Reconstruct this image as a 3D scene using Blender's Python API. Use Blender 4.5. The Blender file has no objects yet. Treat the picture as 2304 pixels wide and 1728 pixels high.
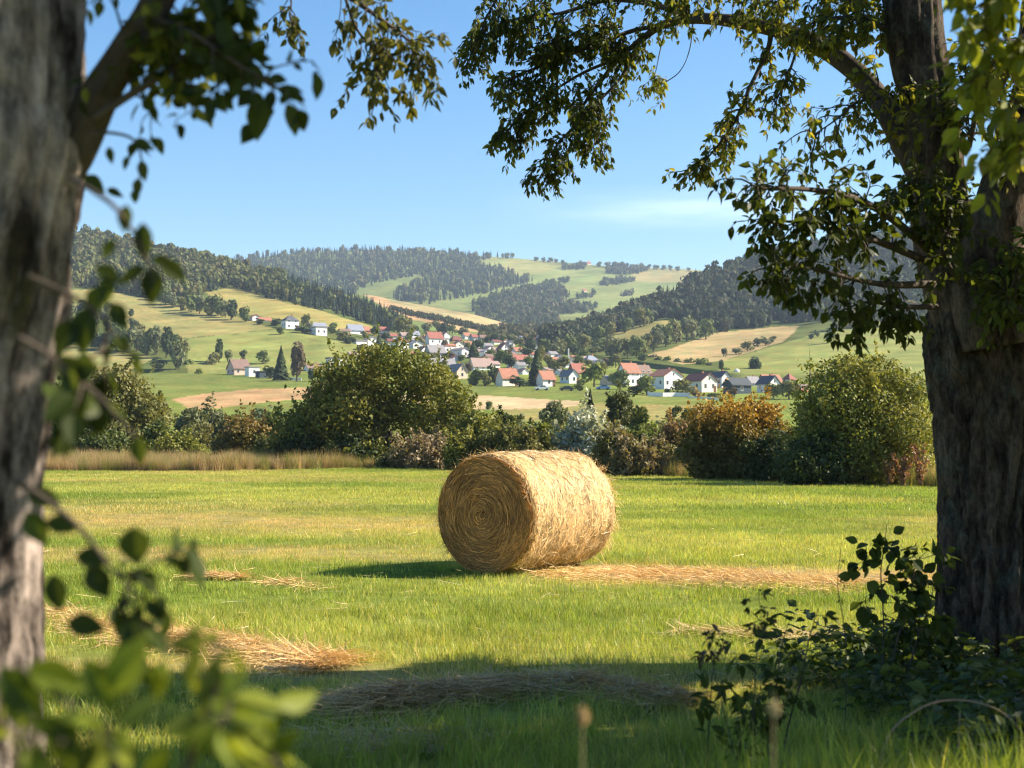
import bpy, math, random
import numpy as np
from mathutils import Vector, Matrix

# ---------------------------------------------------------------- scene, camera, light
C = bpy.context.scene
COL = C.collection
FPX = 3200.0                      # focal length in pixels of the 2304 px wide photograph (50 mm lens)
HORIZON = 981.0
TH = math.atan((HORIZON - 864) / FPX)
CAMZ = 1.6
cd = bpy.data.cameras.new("camera"); cam = bpy.data.objects.new("camera", cd); COL.objects.link(cam)
cam.location = (0, 0, CAMZ); cam.rotation_euler = (math.pi / 2 + TH, 0, 0)
cd.sensor_width = 36; cd.lens = 50; cd.clip_start = 0.05; cd.clip_end = 20000
cd.dof.use_dof = True; cd.dof.focus_distance = 21.0; cd.dof.aperture_fstop = 3.3; cd.dof.aperture_blades = 7
C.camera = cam

SUN_EL, SUN_AZ = math.radians(36), (0.9925, 0.122)     # direction towards the sun (x, y)
S3 = Vector((SUN_AZ[0] * math.cos(SUN_EL), SUN_AZ[1] * math.cos(SUN_EL), math.sin(SUN_EL))).normalized()
W = bpy.data.worlds.new("World"); C.world = W; W.use_nodes = True
wn, wl = W.node_tree.nodes, W.node_tree.links
wn.clear()
wo = wn.new('ShaderNodeOutputWorld'); wb = wn.new('ShaderNodeBackground'); sky = wn.new('ShaderNodeTexSky')
sky.sky_type = 'NISHITA'; sky.sun_disc = False; sky.sun_elevation = SUN_EL
sky.sun_rotation = math.atan2(SUN_AZ[0], SUN_AZ[1]); sky.air_density = 1.0; sky.dust_density = 0.6; sky.ozone_density = 2.0
SKY_STRENGTH = 0.074
wb.inputs['Strength'].default_value = SKY_STRENGTH
# thin streak of high cloud low over the valley, laid out by direction
tc = wn.new('ShaderNodeTexCoord'); sep = wn.new('ShaderNodeSeparateXYZ'); wl.new(tc.outputs['Generated'], sep.inputs[0])
mp = wn.new('ShaderNodeMapping'); mp.inputs['Scale'].default_value = (9, 9, 60); wl.new(tc.outputs['Generated'], mp.inputs[0])
nz = wn.new('ShaderNodeTexNoise'); nz.inputs['Scale'].default_value = 1.0; nz.inputs['Detail'].default_value = 6; wl.new(mp.outputs[0], nz.inputs['Vector'])
def wmath(op, a, b=None):
    m = wn.new('ShaderNodeMath'); m.operation = op; m.use_clamp = op == 'MULTIPLY'
    for i, v in enumerate((a, b)):
        if v is None: continue
        if isinstance(v, (int, float)): m.inputs[i].default_value = v
        else: wl.new(v, m.inputs[i])
    return m.outputs[0]
def wramp(v, lo, mid, hi):
    r = wn.new('ShaderNodeValToRGB'); e = r.color_ramp.elements
    e[0].position = lo; e[0].color = (0, 0, 0, 1); e[1].position = mid; e[1].color = (1, 1, 1, 1)
    n = e.new(hi); n.color = (0, 0, 0, 1); wl.new(v, r.inputs[0]); return r.outputs[0]
ang = wmath('ARCTAN2', sep.outputs[0], sep.outputs[1])           # azimuth from straight ahead
az01 = wmath('ADD', wmath('MULTIPLY', ang, 1.0), 0.0)
m1 = wn.new('ShaderNodeMapRange'); m1.inputs['From Min'].default_value = -0.02; m1.inputs['From Max'].default_value = 0.26; wl.new(ang, m1.inputs['Value'])
azr = wramp(m1.outputs[0], 0.0, 0.62, 1.0)
m2 = wn.new('ShaderNodeMapRange'); m2.inputs['From Min'].default_value = 0.140; m2.inputs['From Max'].default_value = 0.175; wl.new(sep.outputs[2], m2.inputs['Value'])
elr = wramp(m2.outputs[0], 0.0, 0.55, 1.0)
m3 = wn.new('ShaderNodeMapRange'); m3.inputs['From Min'].default_value = 0.3; m3.inputs['From Max'].default_value = 0.7; wl.new(nz.outputs['Fac'], m3.inputs['Value'])
cl = wmath('MULTIPLY', wmath('MULTIPLY', azr, elr), wmath('MULTIPLY', m3.outputs[0], 0.42))
hs = wn.new('ShaderNodeHueSaturation'); wl.new(sky.outputs[0], hs.inputs['Color'])
hs.inputs['Saturation'].default_value = 1.36; hs.inputs['Value'].default_value = 1.0
mx = wn.new('ShaderNodeMix'); mx.data_type = 'RGBA'; wl.new(cl, mx.inputs['Factor'])
wl.new(hs.outputs[0], mx.inputs['A']); mx.inputs['B'].default_value = (11, 11.6, 12.8, 1)
wl.new(mx.outputs['Result'], wb.inputs['Color']); wl.new(wb.outputs[0], wo.inputs[0])

sd = bpy.data.lights.new("sun", 'SUN'); sun = bpy.data.objects.new("sun", sd); COL.objects.link(sun)
sd.energy = 5.0; sd.angle = math.radians(0.53); sd.color = (1.0, 0.89, 0.73)
sun.rotation_euler = S3.to_track_quat('Z', 'Y').to_euler(); sun.location = (30, -10, 60)
C.view_settings.view_transform = 'Standard'; C.view_settings.look = 'None'
C.view_settings.exposure = 1.43; C.view_settings.gamma = 1.0; C.view_settings.use_curve_mapping = False
C.cycles.max_bounces = 6; C.cycles.diffuse_bounces = 3; C.cycles.glossy_bounces = 2; C.cycles.transmission_bounces = 4
C.cycles.transparent_max_bounces = 8; C.cycles.volume_bounces = 0
C.cycles.filter_width = 1.1; C.cycles.use_denoising = True; C.cycles.caustics_reflective = False; C.cycles.caustics_refractive = False

# ---------------------------------------------------------------- helpers
def P(sx, sy, Y):
    """world point at depth Y seen at photo pixel (sx, sy)"""
    a = (np.asarray(sx, float) - 1152) / FPX; b = (864 - np.asarray(sy, float)) / FPX
    c, s = math.cos(TH), math.sin(TH)
    k = Y / (c - b * s)
    return np.stack(np.broadcast_arrays(a * k, Y + 0 * k, CAMZ + (s + b * c) * k), -1)

def tag(o, label=None, cat=None, group=None, kind=None):
    if label: o['label'] = label
    if cat: o['category'] = cat
    if group: o['group'] = group
    if kind: o['kind'] = kind
    return o

def empty(name, loc=(0, 0, 0), rz=0.0, label=None, cat=None, group=None):
    o = bpy.data.objects.new(name, None); COL.objects.link(o); o.empty_display_size = 0.3
    o.location = loc; o.rotation_euler = (0, 0, rz)
    return tag(o, label, cat, group)

def mesh_data(name, V, F, col=None, mat=None, smooth=False, fmat=None):
    """V (n,3); F list of int arrays (m,k); col (n,3) point colours"""
    me = bpy.data.meshes.new(name)
    V = np.asarray(V, np.float32); F = [np.asarray(f, np.int32) for f in F if len(f)]
    me.vertices.add(len(V)); me.vertices.foreach_set('co', V.ravel())
    nl = sum(f.size for f in F); npoly = sum(len(f) for f in F)
    me.loops.add(nl); me.polygons.add(npoly)
    me.loops.foreach_set('vertex_index', np.concatenate([f.ravel() for f in F]))
    tot = np.concatenate([np.full(len(f), f.shape[1], np.int32) for f in F])
    st = np.concatenate([[0], np.cumsum(tot)[:-1]]).astype(np.int32)
    me.polygons.foreach_set('loop_start', st); me.polygons.foreach_set('loop_total', tot)
    me.polygons.foreach_set('use_smooth', np.full(npoly, bool(smooth)))
    if fmat is not None: me.polygons.foreach_set('material_index', np.asarray(fmat, np.int32))
    if col is not None:
        at = me.color_attributes.new('Col', 'FLOAT_COLOR', 'POINT')
        c4 = np.ones((len(V), 4), np.float32); c4[:, :3] = col
        at.data.foreach_set('color', c4.ravel())
    for m in (mat if isinstance(mat, (list, tuple)) else [mat]):
        if m: me.materials.append(m)
    me.update(calc_edges=True)
    return me

def obj(name, me, parent=None, loc=None):
    o = bpy.data.objects.new(name, me); COL.objects.link(o)
    if parent is not None: o.parent = parent
    if loc is not None: o.location = loc
    return o

class MB:
    """collects numpy pieces into one mesh"""
    def __init__(s): s.V = []; s.F = {}; s.c = []; s.n = 0; s.fm = {}
    def add(s, V, F, col=(1, 1, 1), m=0):
        V = np.asarray(V, float).reshape(-1, 3)
        for f in (F if isinstance(F, list) else [F]):
            f = np.asarray(f, int)
            if f.size == 0: continue
            s.F.setdefault(f.shape[1], []).append(f + s.n); s.fm.setdefault(f.shape[1], []).append(np.full(len(f), m))
        s.V.append(V); c = np.empty((len(V), 3)); c[:] = col; s.c.append(c); s.n += len(V)
    def box(s, lo, hi, col=(1, 1, 1), m=0):
        (a, b, c), (d, e, f) = lo, hi
        V = [(a, b, c), (d, b, c), (d, e, c), (a, e, c), (a, b, f), (d, b, f), (d, e, f), (a, e, f)]
        s.add(V, np.array([(0, 3, 2, 1), (4, 5, 6, 7), (0, 1, 5, 4), (1, 2, 6, 5), (2, 3, 7, 6), (3, 0, 4, 7)]), col, m)
    def data(s, name, mat=None, smooth=False):
        ks = sorted(s.F)
        return mesh_data(name, np.concatenate(s.V), [np.concatenate(s.F[k]) for k in ks], np.concatenate(s.c), mat, smooth,
                         np.concatenate([np.concatenate(s.fm[k]) for k in ks]))
    def build(s, name, mat=None, parent=None, smooth=False):
        return obj(name, s.data(name, mat, smooth), parent)

def hash2(ix, iy, seed):
    h = (ix.astype(np.int64) * 374761393 + iy.astype(np.int64) * 668265263 + seed * 982451653) & 0xFFFFFFFF
    h = ((h ^ (h >> 13)) * 1274126177) & 0xFFFFFFFF
    return ((h ^ (h >> 16)) & 0xFFFFFF) / float(0xFFFFFF)
def vnoise(x, y, seed=0):
    x = np.asarray(x, float); y = np.asarray(y, float)
    ix, iy = np.floor(x), np.floor(y); fx, fy = x - ix, y - iy
    fx = fx * fx * (3 - 2 * fx); fy = fy * fy * (3 - 2 * fy)
    a, b = hash2(ix, iy, seed), hash2(ix + 1, iy, seed); c, d = hash2(ix, iy + 1, seed), hash2(ix + 1, iy + 1, seed)
    return (a * (1 - fx) + b * fx) * (1 - fy) + (c * (1 - fx) + d * fx) * fy
def fbm(x, y, seed=0, oct=4):
    r, a, t = 0, 1, 0
    for i in range(oct):
        r = r + a * vnoise(x * 2 ** i, y * 2 ** i, seed + i * 17); t += a; a *= 0.5
    return r / t
def sstep(a, b, x): t = np.clip((x - a) / (b - a), 0, 1); return t * t * (3 - 2 * t)
def inpoly(x, y, poly):
    r = np.zeros(np.shape(x), bool); n = len(poly)
    for i in range(n):
        (x1, y1), (x2, y2) = poly[i], poly[(i + 1) % n]
        if y1 == y2: continue
        r ^= ((y1 > y) != (y2 > y)) & (x < (x2 - x1) * (y - y1) / (y2 - y1) + x1)
    return r
def lerp(a, b, t): return np.asarray(a, float) * (1 - t) + np.asarray(b, float) * t
def crom(pts, n):
    """Catmull-Rom resample of (k,d) control points to n points"""
    p = np.asarray(pts, float); k = len(p)
    if k == 2: return p[0] + (p[1] - p[0]) * np.linspace(0, 1, n)[:, None]
    q = np.vstack([2 * p[0] - p[1], p, 2 * p[-1] - p[-2]])
    t = np.linspace(0, k - 1 - 1e-9, n); i = t.astype(int); f = (t - i)[:, None]
    a, b, c, d = q[i], q[i + 1], q[i + 2], q[i + 3]
    return 0.5 * (2 * b + (c - a) * f + (2 * a - 5 * b + 4 * c - d) * f ** 2 + (3 * b - a - 3 * c + d) * f ** 3)
def tube(path, rad, seg=8, cap=True, disp=None):
    p = np.asarray(path, float); n = len(p); rad = np.broadcast_to(np.asarray(rad, float), (n,))
    t = np.gradient(p, axis=0); t /= np.linalg.norm(t, axis=1)[:, None] + 1e-12
    u = np.cross(t[0], (0.0, 1.0, 0.02)); u /= np.linalg.norm(u) + 1e-12
    U = np.empty_like(p)
    for i in range(n):
        u = u - t[i] * u.dot(t[i]); u /= np.linalg.norm(u) + 1e-12; U[i] = u
    Vv = np.cross(t, U); a = np.arange(seg) * 2 * math.pi / seg
    R = rad[:, None] * np.ones(seg)
    if disp is not None: R = R + disp(np.broadcast_to(a, (n, seg)), np.broadcast_to(np.r_[0, np.cumsum(np.linalg.norm(np.diff(p, axis=0), axis=1))][:, None], (n, seg)), R)
    X = p[:, None] + R[..., None] * (np.cos(a)[None, :, None] * U[:, None] + np.sin(a)[None, :, None] * Vv[:, None])
    i = np.arange(n - 1)[:, None] * seg; j = np.arange(seg); k = (j + 1) % seg
    F = np.stack([i + j, i + k, i + seg + k, i + seg + j], -1).reshape(-1, 4)
    V = X.reshape(-1, 3); Fs = [F]
    if cap:
        V = np.vstack([V, p[0], p[-1]]); b = n * seg
        Fs.append(np.vstack([np.stack([k, j, np.full(seg, b)], -1), np.stack([j + (n - 1) * seg, k + (n - 1) * seg, np.full(seg, b + 1)], -1)]))
    return V, Fs

# ---------------------------------------------------------------- materials
def newmat(name):
    m = bpy.data.materials.new(name); m.use_nodes = True; nt = m.node_tree
    return m, nt.nodes, nt.links, nt.nodes['Principled BSDF']
def attr(n, name='Col', inst=False):
    a = n.new('ShaderNodeAttribute'); a.attribute_name = name
    if inst: a.attribute_type = 'INSTANCER'
    return a.outputs['Color']
def mixc(n, l, f, a, b, mode='MIX'):
    x = n.new('ShaderNodeMix'); x.data_type = 'RGBA'; x.blend_type = mode
    for s, v in (('Factor', f), ('A', a), ('B', b)):
        if isinstance(v, (int, float)): x.inputs[s].default_value = v
        elif isinstance(v, tuple): x.inputs[s].default_value = (*v, 1)[:4]
        else: l.new(v, x.inputs[s])
    return x.outputs['Result']
def noise(n, l, scale, detail=4, rough=0.55, vec=None, coord='Object', mapscale=None):
    t = n.new('ShaderNodeTexNoise'); t.inputs['Scale'].default_value = scale; t.inputs['Detail'].default_value = detail; t.inputs['Roughness'].default_value = rough
    c = n.new('ShaderNodeTexCoord').outputs[coord] if vec is None else vec
    if mapscale:
        m = n.new('ShaderNodeMapping'); m.inputs['Scale'].default_value = mapscale; l.new(c, m.inputs[0]); c = m.outputs[0]
    l.new(c, t.inputs['Vector']); return t.outputs['Fac']
def maprange(n, l, v, a, b, c, d):
    m = n.new('ShaderNodeMapRange'); l.new(v, m.inputs[0])
    for i, x in enumerate((a, b, c, d)): m.inputs[i + 1].default_value = x
    return m.outputs[0]
def bump(n, l, h, bsdf, strength=0.5, dist=0.02):
    b = n.new('ShaderNodeBump'); b.inputs['Strength'].default_value = strength; b.inputs['Distance'].default_value = dist
    l.new(h, b.inputs['Height']); l.new(b.outputs[0], bsdf.inputs['Normal'])

def leaf_mat(name, transl=0.4, rough=0.5, spec=0.3, warm=(1.35, 1.25, 0.55), tint=False):
    m, n, l, b = newmat(name)
    c = attr(n)
    if tint: c = mixc(n, l, 1.0, c, attr(n, 'tint', True), 'MULTIPLY')
    l.new(c, b.inputs['Base Color']); b.inputs['Roughness'].default_value = rough; b.inputs['Specular IOR Level'].default_value = spec
    t = n.new('ShaderNodeBsdfTranslucent'); l.new(mixc(n, l, 1.0, c, warm, 'MULTIPLY'), t.inputs['Color'])
    mx = n.new('ShaderNodeMixShader'); mx.inputs[0].default_value = transl
    l.new(b.outputs[0], mx.inputs[1]); l.new(t.outputs[0], mx.inputs[2]); l.new(mx.outputs[0], n['Material Output'].inputs['Surface'])
    return m
def attr_mat(name, rough=0.9, spec=0.1, scale=None, var=0.25, bumps=0.0, bdist=0.02, det=5, mapscale=None):
    m, n, l, b = newmat(name); c = attr(n)
    b.inputs['Roughness'].default_value = rough; b.inputs['Specular IOR Level'].default_value = spec
    if scale:
        f = noise(n, l, scale, det, 0.6, mapscale=mapscale)
        k = maprange(n, l, f, 0.25, 0.75, 1 - var, 1 + var); c = mixc(n, l, 1.0, c, k, 'MULTIPLY')
        if bumps: bump(n, l, f, b, bumps, bdist)
    l.new(c, b.inputs['Base Color']); return m
M_LEAF = leaf_mat('leaf_near', 0.52, 0.5, 0.22)
M_FOL = leaf_mat('foliage_mid', 0.30, 0.6, 0.25)
M_FAR = leaf_mat('foliage_far', 0.22, 0.8, 0.1, (1.2, 1.15, 0.7))
M_GRASS = leaf_mat('grass_blade', 0.45, 0.45, 0.25, (1.25, 1.2, 0.5), tint=True)
M_STRAW = leaf_mat('straw', 0.18, 0.5, 0.3, (1.1, 1.0, 0.8))
M_LAND = attr_mat('hill_ground', 1.0, 0.0, 0.03, 0.22, 0, det=8)
M_FIELD = attr_mat('field_soil', 1.0, 0.0, 3.0, 0.3, 0.4, 0.03)
M_WOOD = attr_mat('bark_far', 0.95, 0.05, 4.0, 0.35, 0.5, 0.03)
# ---------------------------------------------------------------- terrain
GREEN, TANG, TAN, LIME, BROWN, DARKG = (.16, .185, .05), (.265, .235, .085), (.35, .265, .125), (.225, .24, .072), (.40, .26, .13), (.055, .075, .025)
class Patch:
    """a hill side given by columns of (photo y, distance) control points, resampled to a grid in space"""
    def __init__(s, cols, xs, nt, kdown=(0.9, -25), back=None, smooth=6):
        s.xs = np.asarray(xs, float); cx = [c[0] for c in cols]; k = len(cols[0][1])
        cy = np.array([[q[0] for q in c[1]] for c in cols], float); cD = np.array([[q[1] for q in c[1]] for c in cols], float)
        ky = np.stack([np.interp(s.xs, cx, cy[:, i]) for i in range(k)], 1); kD = np.stack([np.interp(s.xs, cx, cD[:, i]) for i in range(k)], 1)
        def sm(a):
            w = np.hanning(2 * smooth + 3)[1:-1]; w /= w.sum()
            return np.stack([np.convolve(np.pad(a[:, i], smooth, 'edge'), w, 'valid') for i in range(k)], 1)
        ky, kD = sm(ky), sm(kD)
        t = np.linspace(0, k - 1, nt)
        s.Y = np.stack([np.interp(t, range(k), r) for r in ky]); s.D = np.stack([np.interp(t, range(k), r) for r in kD])   # (nx, nt)
        s.XYZ = P(s.xs[:, None], s.Y, s.D)
        z = fbm(s.XYZ[..., 0] / 130, s.XYZ[..., 1] / 130, 5) - 0.5
        s.XYZ[..., 2] += z * np.minimum(4.0, s.D / 250) * (np.linspace(0, 1, nt) > 0)
        s.kdown, s.back = kdown, back
    def at(s, sx, sy):
        """point of the surface seen at photo pixel (sx, sy); None when the patch is not there"""
        i = np.clip(np.searchsorted(s.xs, sx) - 1, 0, len(s.xs) - 2); f = (sx - s.xs[i]) / (s.xs[i + 1] - s.xs[i])
        if f < 0 or f > 1: return None
        c = s.Y[i] * (1 - f) + s.Y[i + 1] * f; q = s.XYZ[i] * (1 - f) + s.XYZ[i + 1] * f
        if sy > c[0] + 0.5 or sy < c.min() - 0.5: return None
        return np.array([np.interp(-sy, -c, q[:, j]) for j in range(3)])
    def build(s, name, col, label=None):
        X = s.XYZ; nx, nt = X.shape[:2]
        pre = X[:, :1] * [s.kdown[0], s.kdown[0], 1] + [0, 0, s.kdown[1]]; pts = [pre, X]; cols = [col[:, :1], col]
        if s.back:
            for kk, dz in s.back:
                q = X[:, -1:] * [kk, kk, 1]; q[..., 2] = q[..., 2] + dz; pts.append(q); cols.append(col[:, -1:])
        A = np.concatenate(pts, 1); cc = np.concatenate(cols, 1); n2 = A.shape[1]
        i = np.arange(nx - 1)[:, None] * n2; j = np.arange(n2 - 1)
        F = np.stack([i + j, i + n2 + j, i + n2 + j + 1, i + j + 1], -1).reshape(-1, 4)
        o = obj(name, mesh_data(name, A.reshape(-1, 3), [F], cc.reshape(-1, 3), M_LAND, True)); return tag(o, label, kind='structure')
def paint(p, base, polys):
    col = np.empty(p.Y.shape + (3,)); col[:] = base
    wx = p.xs[:, None] + 0 * p.Y; wx2 = wx + (fbm(wx / 9, p.Y / 3, 3) - .5) * 8; wy2 = p.Y + (fbm(wx / 8, p.Y / 3, 4) - .5) * 2.5
    for c, poly in polys: col[inpoly(wx2, wy2, poly)] = c
    v = fbm(wx / 60, p.Y / 9, 9, 5)[..., None]; h = fbm(wx / 25, p.Y / 5, 12, 4)[..., None]
    row = fbm(p.Y * 1.1 + wx * .10, wx / 70, 15, 3)[..., None]
    col *= (0.72 + 0.56 * v) * (.74 + .52 * row) * .88
    col = col * (1 + (h - .5) * np.array([.5, .1, .2]))
    return np.clip(col, 0.01, .8)

# valley floor: the fields between the hedge and the village, and the ground under the village
KD = (100, 140, 200, 300, 400, 560, 720, 950)
def vcol(ys): return list(zip(ys, KD))
VAL = Patch([(-1200, vcol((1034, 1012, 972, 915, 880, 840, 828, 815))), (120, vcol((1034, 1012, 972, 915, 880, 840, 828, 815))),
             (600, vcol((1034, 1012, 970, 915, 878, 843, 828, 812))), (900, vcol((1034, 1012, 968, 915, 880, 838, 806, 775))),
             (1150, vcol((1034, 1012, 968, 917, 880, 833, 797, 762))), (1320, vcol((1034, 1012, 968, 922, 882, 840, 802, 765))),
             (1500, vcol((1034, 1012, 968, 930, 888, 850, 815, 780))), (1900, vcol((1034, 1012, 968, 935, 893, 860, 835, 810))),
             (3600, vcol((1034, 1012, 968, 935, 893, 860, 835, 810)))], np.arange(-1200, 3601, 8), 160, (0.7, -6), [(1.2, -40)])
LH = Patch([(-900, [(840, 560), (760, 700), (640, 900), (330, 1250)]), (-300, [(832, 560), (770, 700), (650, 900), (430, 1250)]),
            (120, [(828, 575), (765, 700), (640, 900), (517, 1250)]), (313, [(832, 580), (770, 690), (668, 880), (555, 1230)]),
            (448, [(833, 585), (762, 690), (680, 860), (588, 1200)]), (625, [(838, 590), (745, 720), (680, 880), (628, 1150)]),
            (729, [(845, 590), (770, 680), (702, 860), (660, 1120)]), (833, [(845, 590), (785, 690), (735, 830), (696, 1080)]),
            (917, [(840, 580), (795, 670), (758, 790), (735, 1030)]), (1000, [(830, 590), (800, 660), (776, 780), (760, 1000)]),
            (1100, [(815, 620), (798, 680), (785, 770), (775, 960)]), (1260, [(800, 720), (797, 740), (793, 800), (790, 900)])],
           np.arange(-900, 1261, 5), 130, (0.9, -40), [(1.05, -10), (1.3, -120)])
RH = Patch([(1200, [(770, 880), (769, 900), (768, 920), (767, 1000)]), (1230, [(775, 800), (772, 850), (768, 900), (765, 1000)]),
            (1281, [(790, 740), (775, 820), (762, 900), (752, 1010)]),
            (1388, [(808, 690), (780, 800), (750, 900), (715, 1040)]), (1489, [(820, 640), (780, 760), (728, 900), (670, 1090)]),
            (1559, [(830, 600), (790, 740), (735, 900), (637, 1130)]), (1652, [(842, 570), (795, 720), (740, 900), (602, 1180)]),
            (1750, [(846, 560), (790, 720), (735, 900), (575, 1220)]), (1875, [(848, 550), (780, 720), (722, 900), (545, 1260)]),
            (2073, [(855, 540), (785, 720), (722, 900), (520, 1300)]), (2400, [(860, 530), (790, 700), (715, 900), (470, 1350)]),
            (3000, [(865, 520), (800, 700), (715, 900), (425, 1400)])], np.arange(1200, 3001, 5), 130, (0.9, -40), [(1.05, -10), (1.3, -150)])
MH = Patch([(700, [(730, 950), (700, 1100), (660, 1400)]), (840, [(745, 950), (708, 1150), (666, 1420)]), (872, [(750, 950), (710, 1150), (675, 1420)]),
            (985, [(770, 900), (725, 1150), (693, 1420)]), (1070, [(780, 900), (745, 1150), (707, 1450)]), (1125, [(782, 900), (755, 1150), (722, 1450)]),
            (1200, [(784, 900), (765, 1150), (740, 1450)]), (1260, [(786, 900), (772, 1150), (750, 1450)]), (1330, [(786, 900), (776, 1150), (756, 1450)])],
           np.arange(700, 1331, 5), 60, (0.9, -60), [(1.1, -30), (1.3, -100)])
FH = Patch([(100, [(760, 1500), (700, 2100), (640, 2700)]), (300, [(760, 1500), (700, 2100), (640, 2700)]), (535, [(760, 1500), (680, 2100), (585, 2800)]), (625, [(760, 1500), (670, 2100), (573, 2850)]),
            (729, [(760, 1500), (660, 2150), (565, 2900)]), (833, [(760, 1500), (655, 2150), (562, 2900)]), (937, [(760, 1500), (655, 2150), (565, 2900)]),
            (1040, [(762, 1500), (655, 2200), (573, 2900)]), (1115, [(764, 1500), (658, 2200), (579, 2900)]), (1250, [(766, 1480), (663, 2200), (589, 2900)]),
            (1354, [(768, 1480), (668, 2200), (598, 2900)]), (1458, [(768, 1480), (672, 2200), (602, 2900)]), (1552, [(768, 1480), (676, 2200), (606, 2900)]),
            (1666, [(768, 1480), (680, 2200), (616, 2900)]), (2300, [(770, 1480), (700, 2200), (660, 2900)])],
           np.arange(100, 2301, 6), 130, (0.95, -80), [(1.05, -30), (1.4, -300)])
# albedo of the fields, each with its own outline on the hillside
VP = [(GREEN, [(-1200, 895), (380, 893), (520, 880), (690, 868), (700, 850), (560, 850), (340, 838), (-1200, 838)]),
      (BROWN, [(385, 898), (470, 884), (560, 876), (700, 870), (800, 866), (800, 897), (690, 897), (610, 903), (520, 915), (440, 925)]),
      
      (GREEN, [(520, 918), (600, 905), (690, 899), (800, 897), (900, 960), (520, 960)]),
      (GREEN, [(1000, 863), (1250, 873), (1550, 885), (1620, 896), (1620, 912), (1450, 908), (1300, 902), (1140, 890), (1000, 886)]),
      ((.44, .33, .19), [(900, 886), (1035, 887), (1140, 891), (1310, 903), (1300, 915), (1220, 922), (1130, 926), (900, 920)]),
      (TANG, [(1120, 928), (1300, 916), (1330, 905), (1450, 910), (1640, 912), (1640, 950), (1100, 950)])]
vc = paint(VAL, (.17, .205, .048), VP)
VAL.build('ground', vc)
LP_ = [(TANG, [(-900, 640), (151, 650), (230, 650), (290, 661), (371, 677), (420, 693), (501, 706), (560, 722), (615, 742), (540, 752), (423, 762), (330, 760), (240, 715), (130, 700), (-900, 700)]),
       (LIME, [(423, 763), (540, 753), (623, 742), (700, 755), (820, 778), (930, 800), (930, 860), (420, 860)]),
       ((.275, .24, .08), [(461, 656), (523, 645), (588, 664), (700, 691), (780, 715), (850, 735), (850, 746), (760, 745), (620, 718), (530, 706)]),
       (TANG, [(-900, 760), (125, 772), (250, 790), (350, 806), (300, 830), (150, 850), (-900, 870)])]
lc = paint(LH, (.10, .12, .035), LP_)
LH.build('hill', lc)
RP_ = [(TANG, [(1325, 776), (1403, 745), (1489, 719), (1520, 733), (1434, 764), (1380, 778)]),
       (TAN, [(1450, 800), (1530, 776), (1602, 752), (1741, 738), (1800, 735), (1760, 770), (1629, 811), (1535, 820)]),
       (LIME, [(1629, 811), (1765, 772), (1850, 745), (1960, 725), (2100, 720), (2400, 720), (2400, 870), (1600, 870)])]
rc = paint(RH, (.10, .12, .035), RP_)
RH.build('hill', rc)
MP_ = [(BROWN, [(700, 600), (880, 660), (985, 690), (1070, 703), (1130, 720), (1160, 735), (1100, 752), (1031, 745), (930, 720), (860, 690)]),
       ((.32, .265, .13), [(872, 672), (985, 690), (1070, 704), (1125, 720), (1120, 735), (1040, 722), (960, 703), (880, 682)])]
mc = paint(MH, (.15, .19, .06), MP_)
MH.build('hill', mc)
FP_ = [((.25, .25, .085), [(1050, 593), (1115, 575), (1200, 580), (1270, 596), (1260, 612), (1160, 620), (1110, 600)]),
       ((.19, .22, .07), [(1110, 640), (1260, 608), (1400, 600), (1460, 625), (1560, 630), (1560, 720), (1240, 720), (1100, 690), (960, 690)]),
       ((.29, .25, .10), [(1415, 622), (1465, 602), (1570, 606), (1600, 640), (1500, 634), (1430, 634)]),
       ((.20, .23, .075), [(1300, 680), (1340, 655), (1420, 640), (1520, 634), (1560, 650), (1560, 720), (1400, 705), (1330, 690)])]
fc = paint(FH, (.16, .19, .06), FP_)
FH.build('hill', fc)
def hit(sx, sy, patches=None):
    best = None
    for p in (patches or (VAL, LH, RH, MH, FH)):
        q = p.at(sx, sy)
        if q is not None and (best is None or q[1] < best[1]): best = q
    return best

# near field
def fz(x, y): return 0.05 * (fbm(x / 3.0, y / 3.0, 21, 3) - .5) - 0.02 * 0 * x
def straw_amt(x, y):
    """how much cut straw lies on the grass, by place"""
    w = (fbm(x / 3.5, y / 2.2, 31, 4) - .5)
    f = fbm(x / 1.1, y / .5, 32, 3)
    d1 = sstep(1.6, .5, np.abs(y - (16.6 - .10 * x) - w * 1.2)) * sstep(-.4, 1.5, x)         # beside the bale
    d2 = sstep(4.5, 1.0, np.abs(y - 26 + .12 * x - w * 4)) * sstep(3.5, -3, x) * .62          # mown strip left
    d3 = sstep(2.2, .6, np.abs(y - 19.3 - .05 * x - w * 2)) * sstep(1.5, -3, x) * .5
    d4 = sstep(.7, .2, np.abs(y - 9.6 + .10 * x - w)) * .55
    d5 = .4 * sstep(.52, .75, fbm(x / 9, y / 5, 35, 4))
    return np.clip((np.maximum.reduce([d1 * 1.05, d2, d3, d4, d5])) * (0.45 + 1.1 * f), 0, 1)
def grass_col(x, y):
    g = lerp((.22, .29, .052), (.38, .40, .095), sstep(.3, .7, fbm(x / 6, y / 3.5, 41, 4))[..., None])
    g = g * (0.8 + .4 * fbm(x / .8, y / .8, 42, 3)[..., None])
    return g * (1 - (s := straw_amt(x, y)[..., None])) + s * np.array([.58, .44, .20])
gx, gy = np.arange(-150, 150.1, .6), np.arange(-30, 150.1, .5)
GX, GY = np.meshgrid(gx, gy, indexing='ij')
GZ = fz(GX, GY) - sstep(112, 140, GY) * 5
gc = grass_col(GX, GY) * .5
nx_, ny_ = GX.shape; ii = np.arange(nx_ - 1)[:, None] * ny_; jj = np.arange(ny_ - 1)
FF = np.stack([ii + jj, ii + ny_ + jj, ii + ny_ + jj + 1, ii + jj + 1], -1).reshape(-1, 4)
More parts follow.
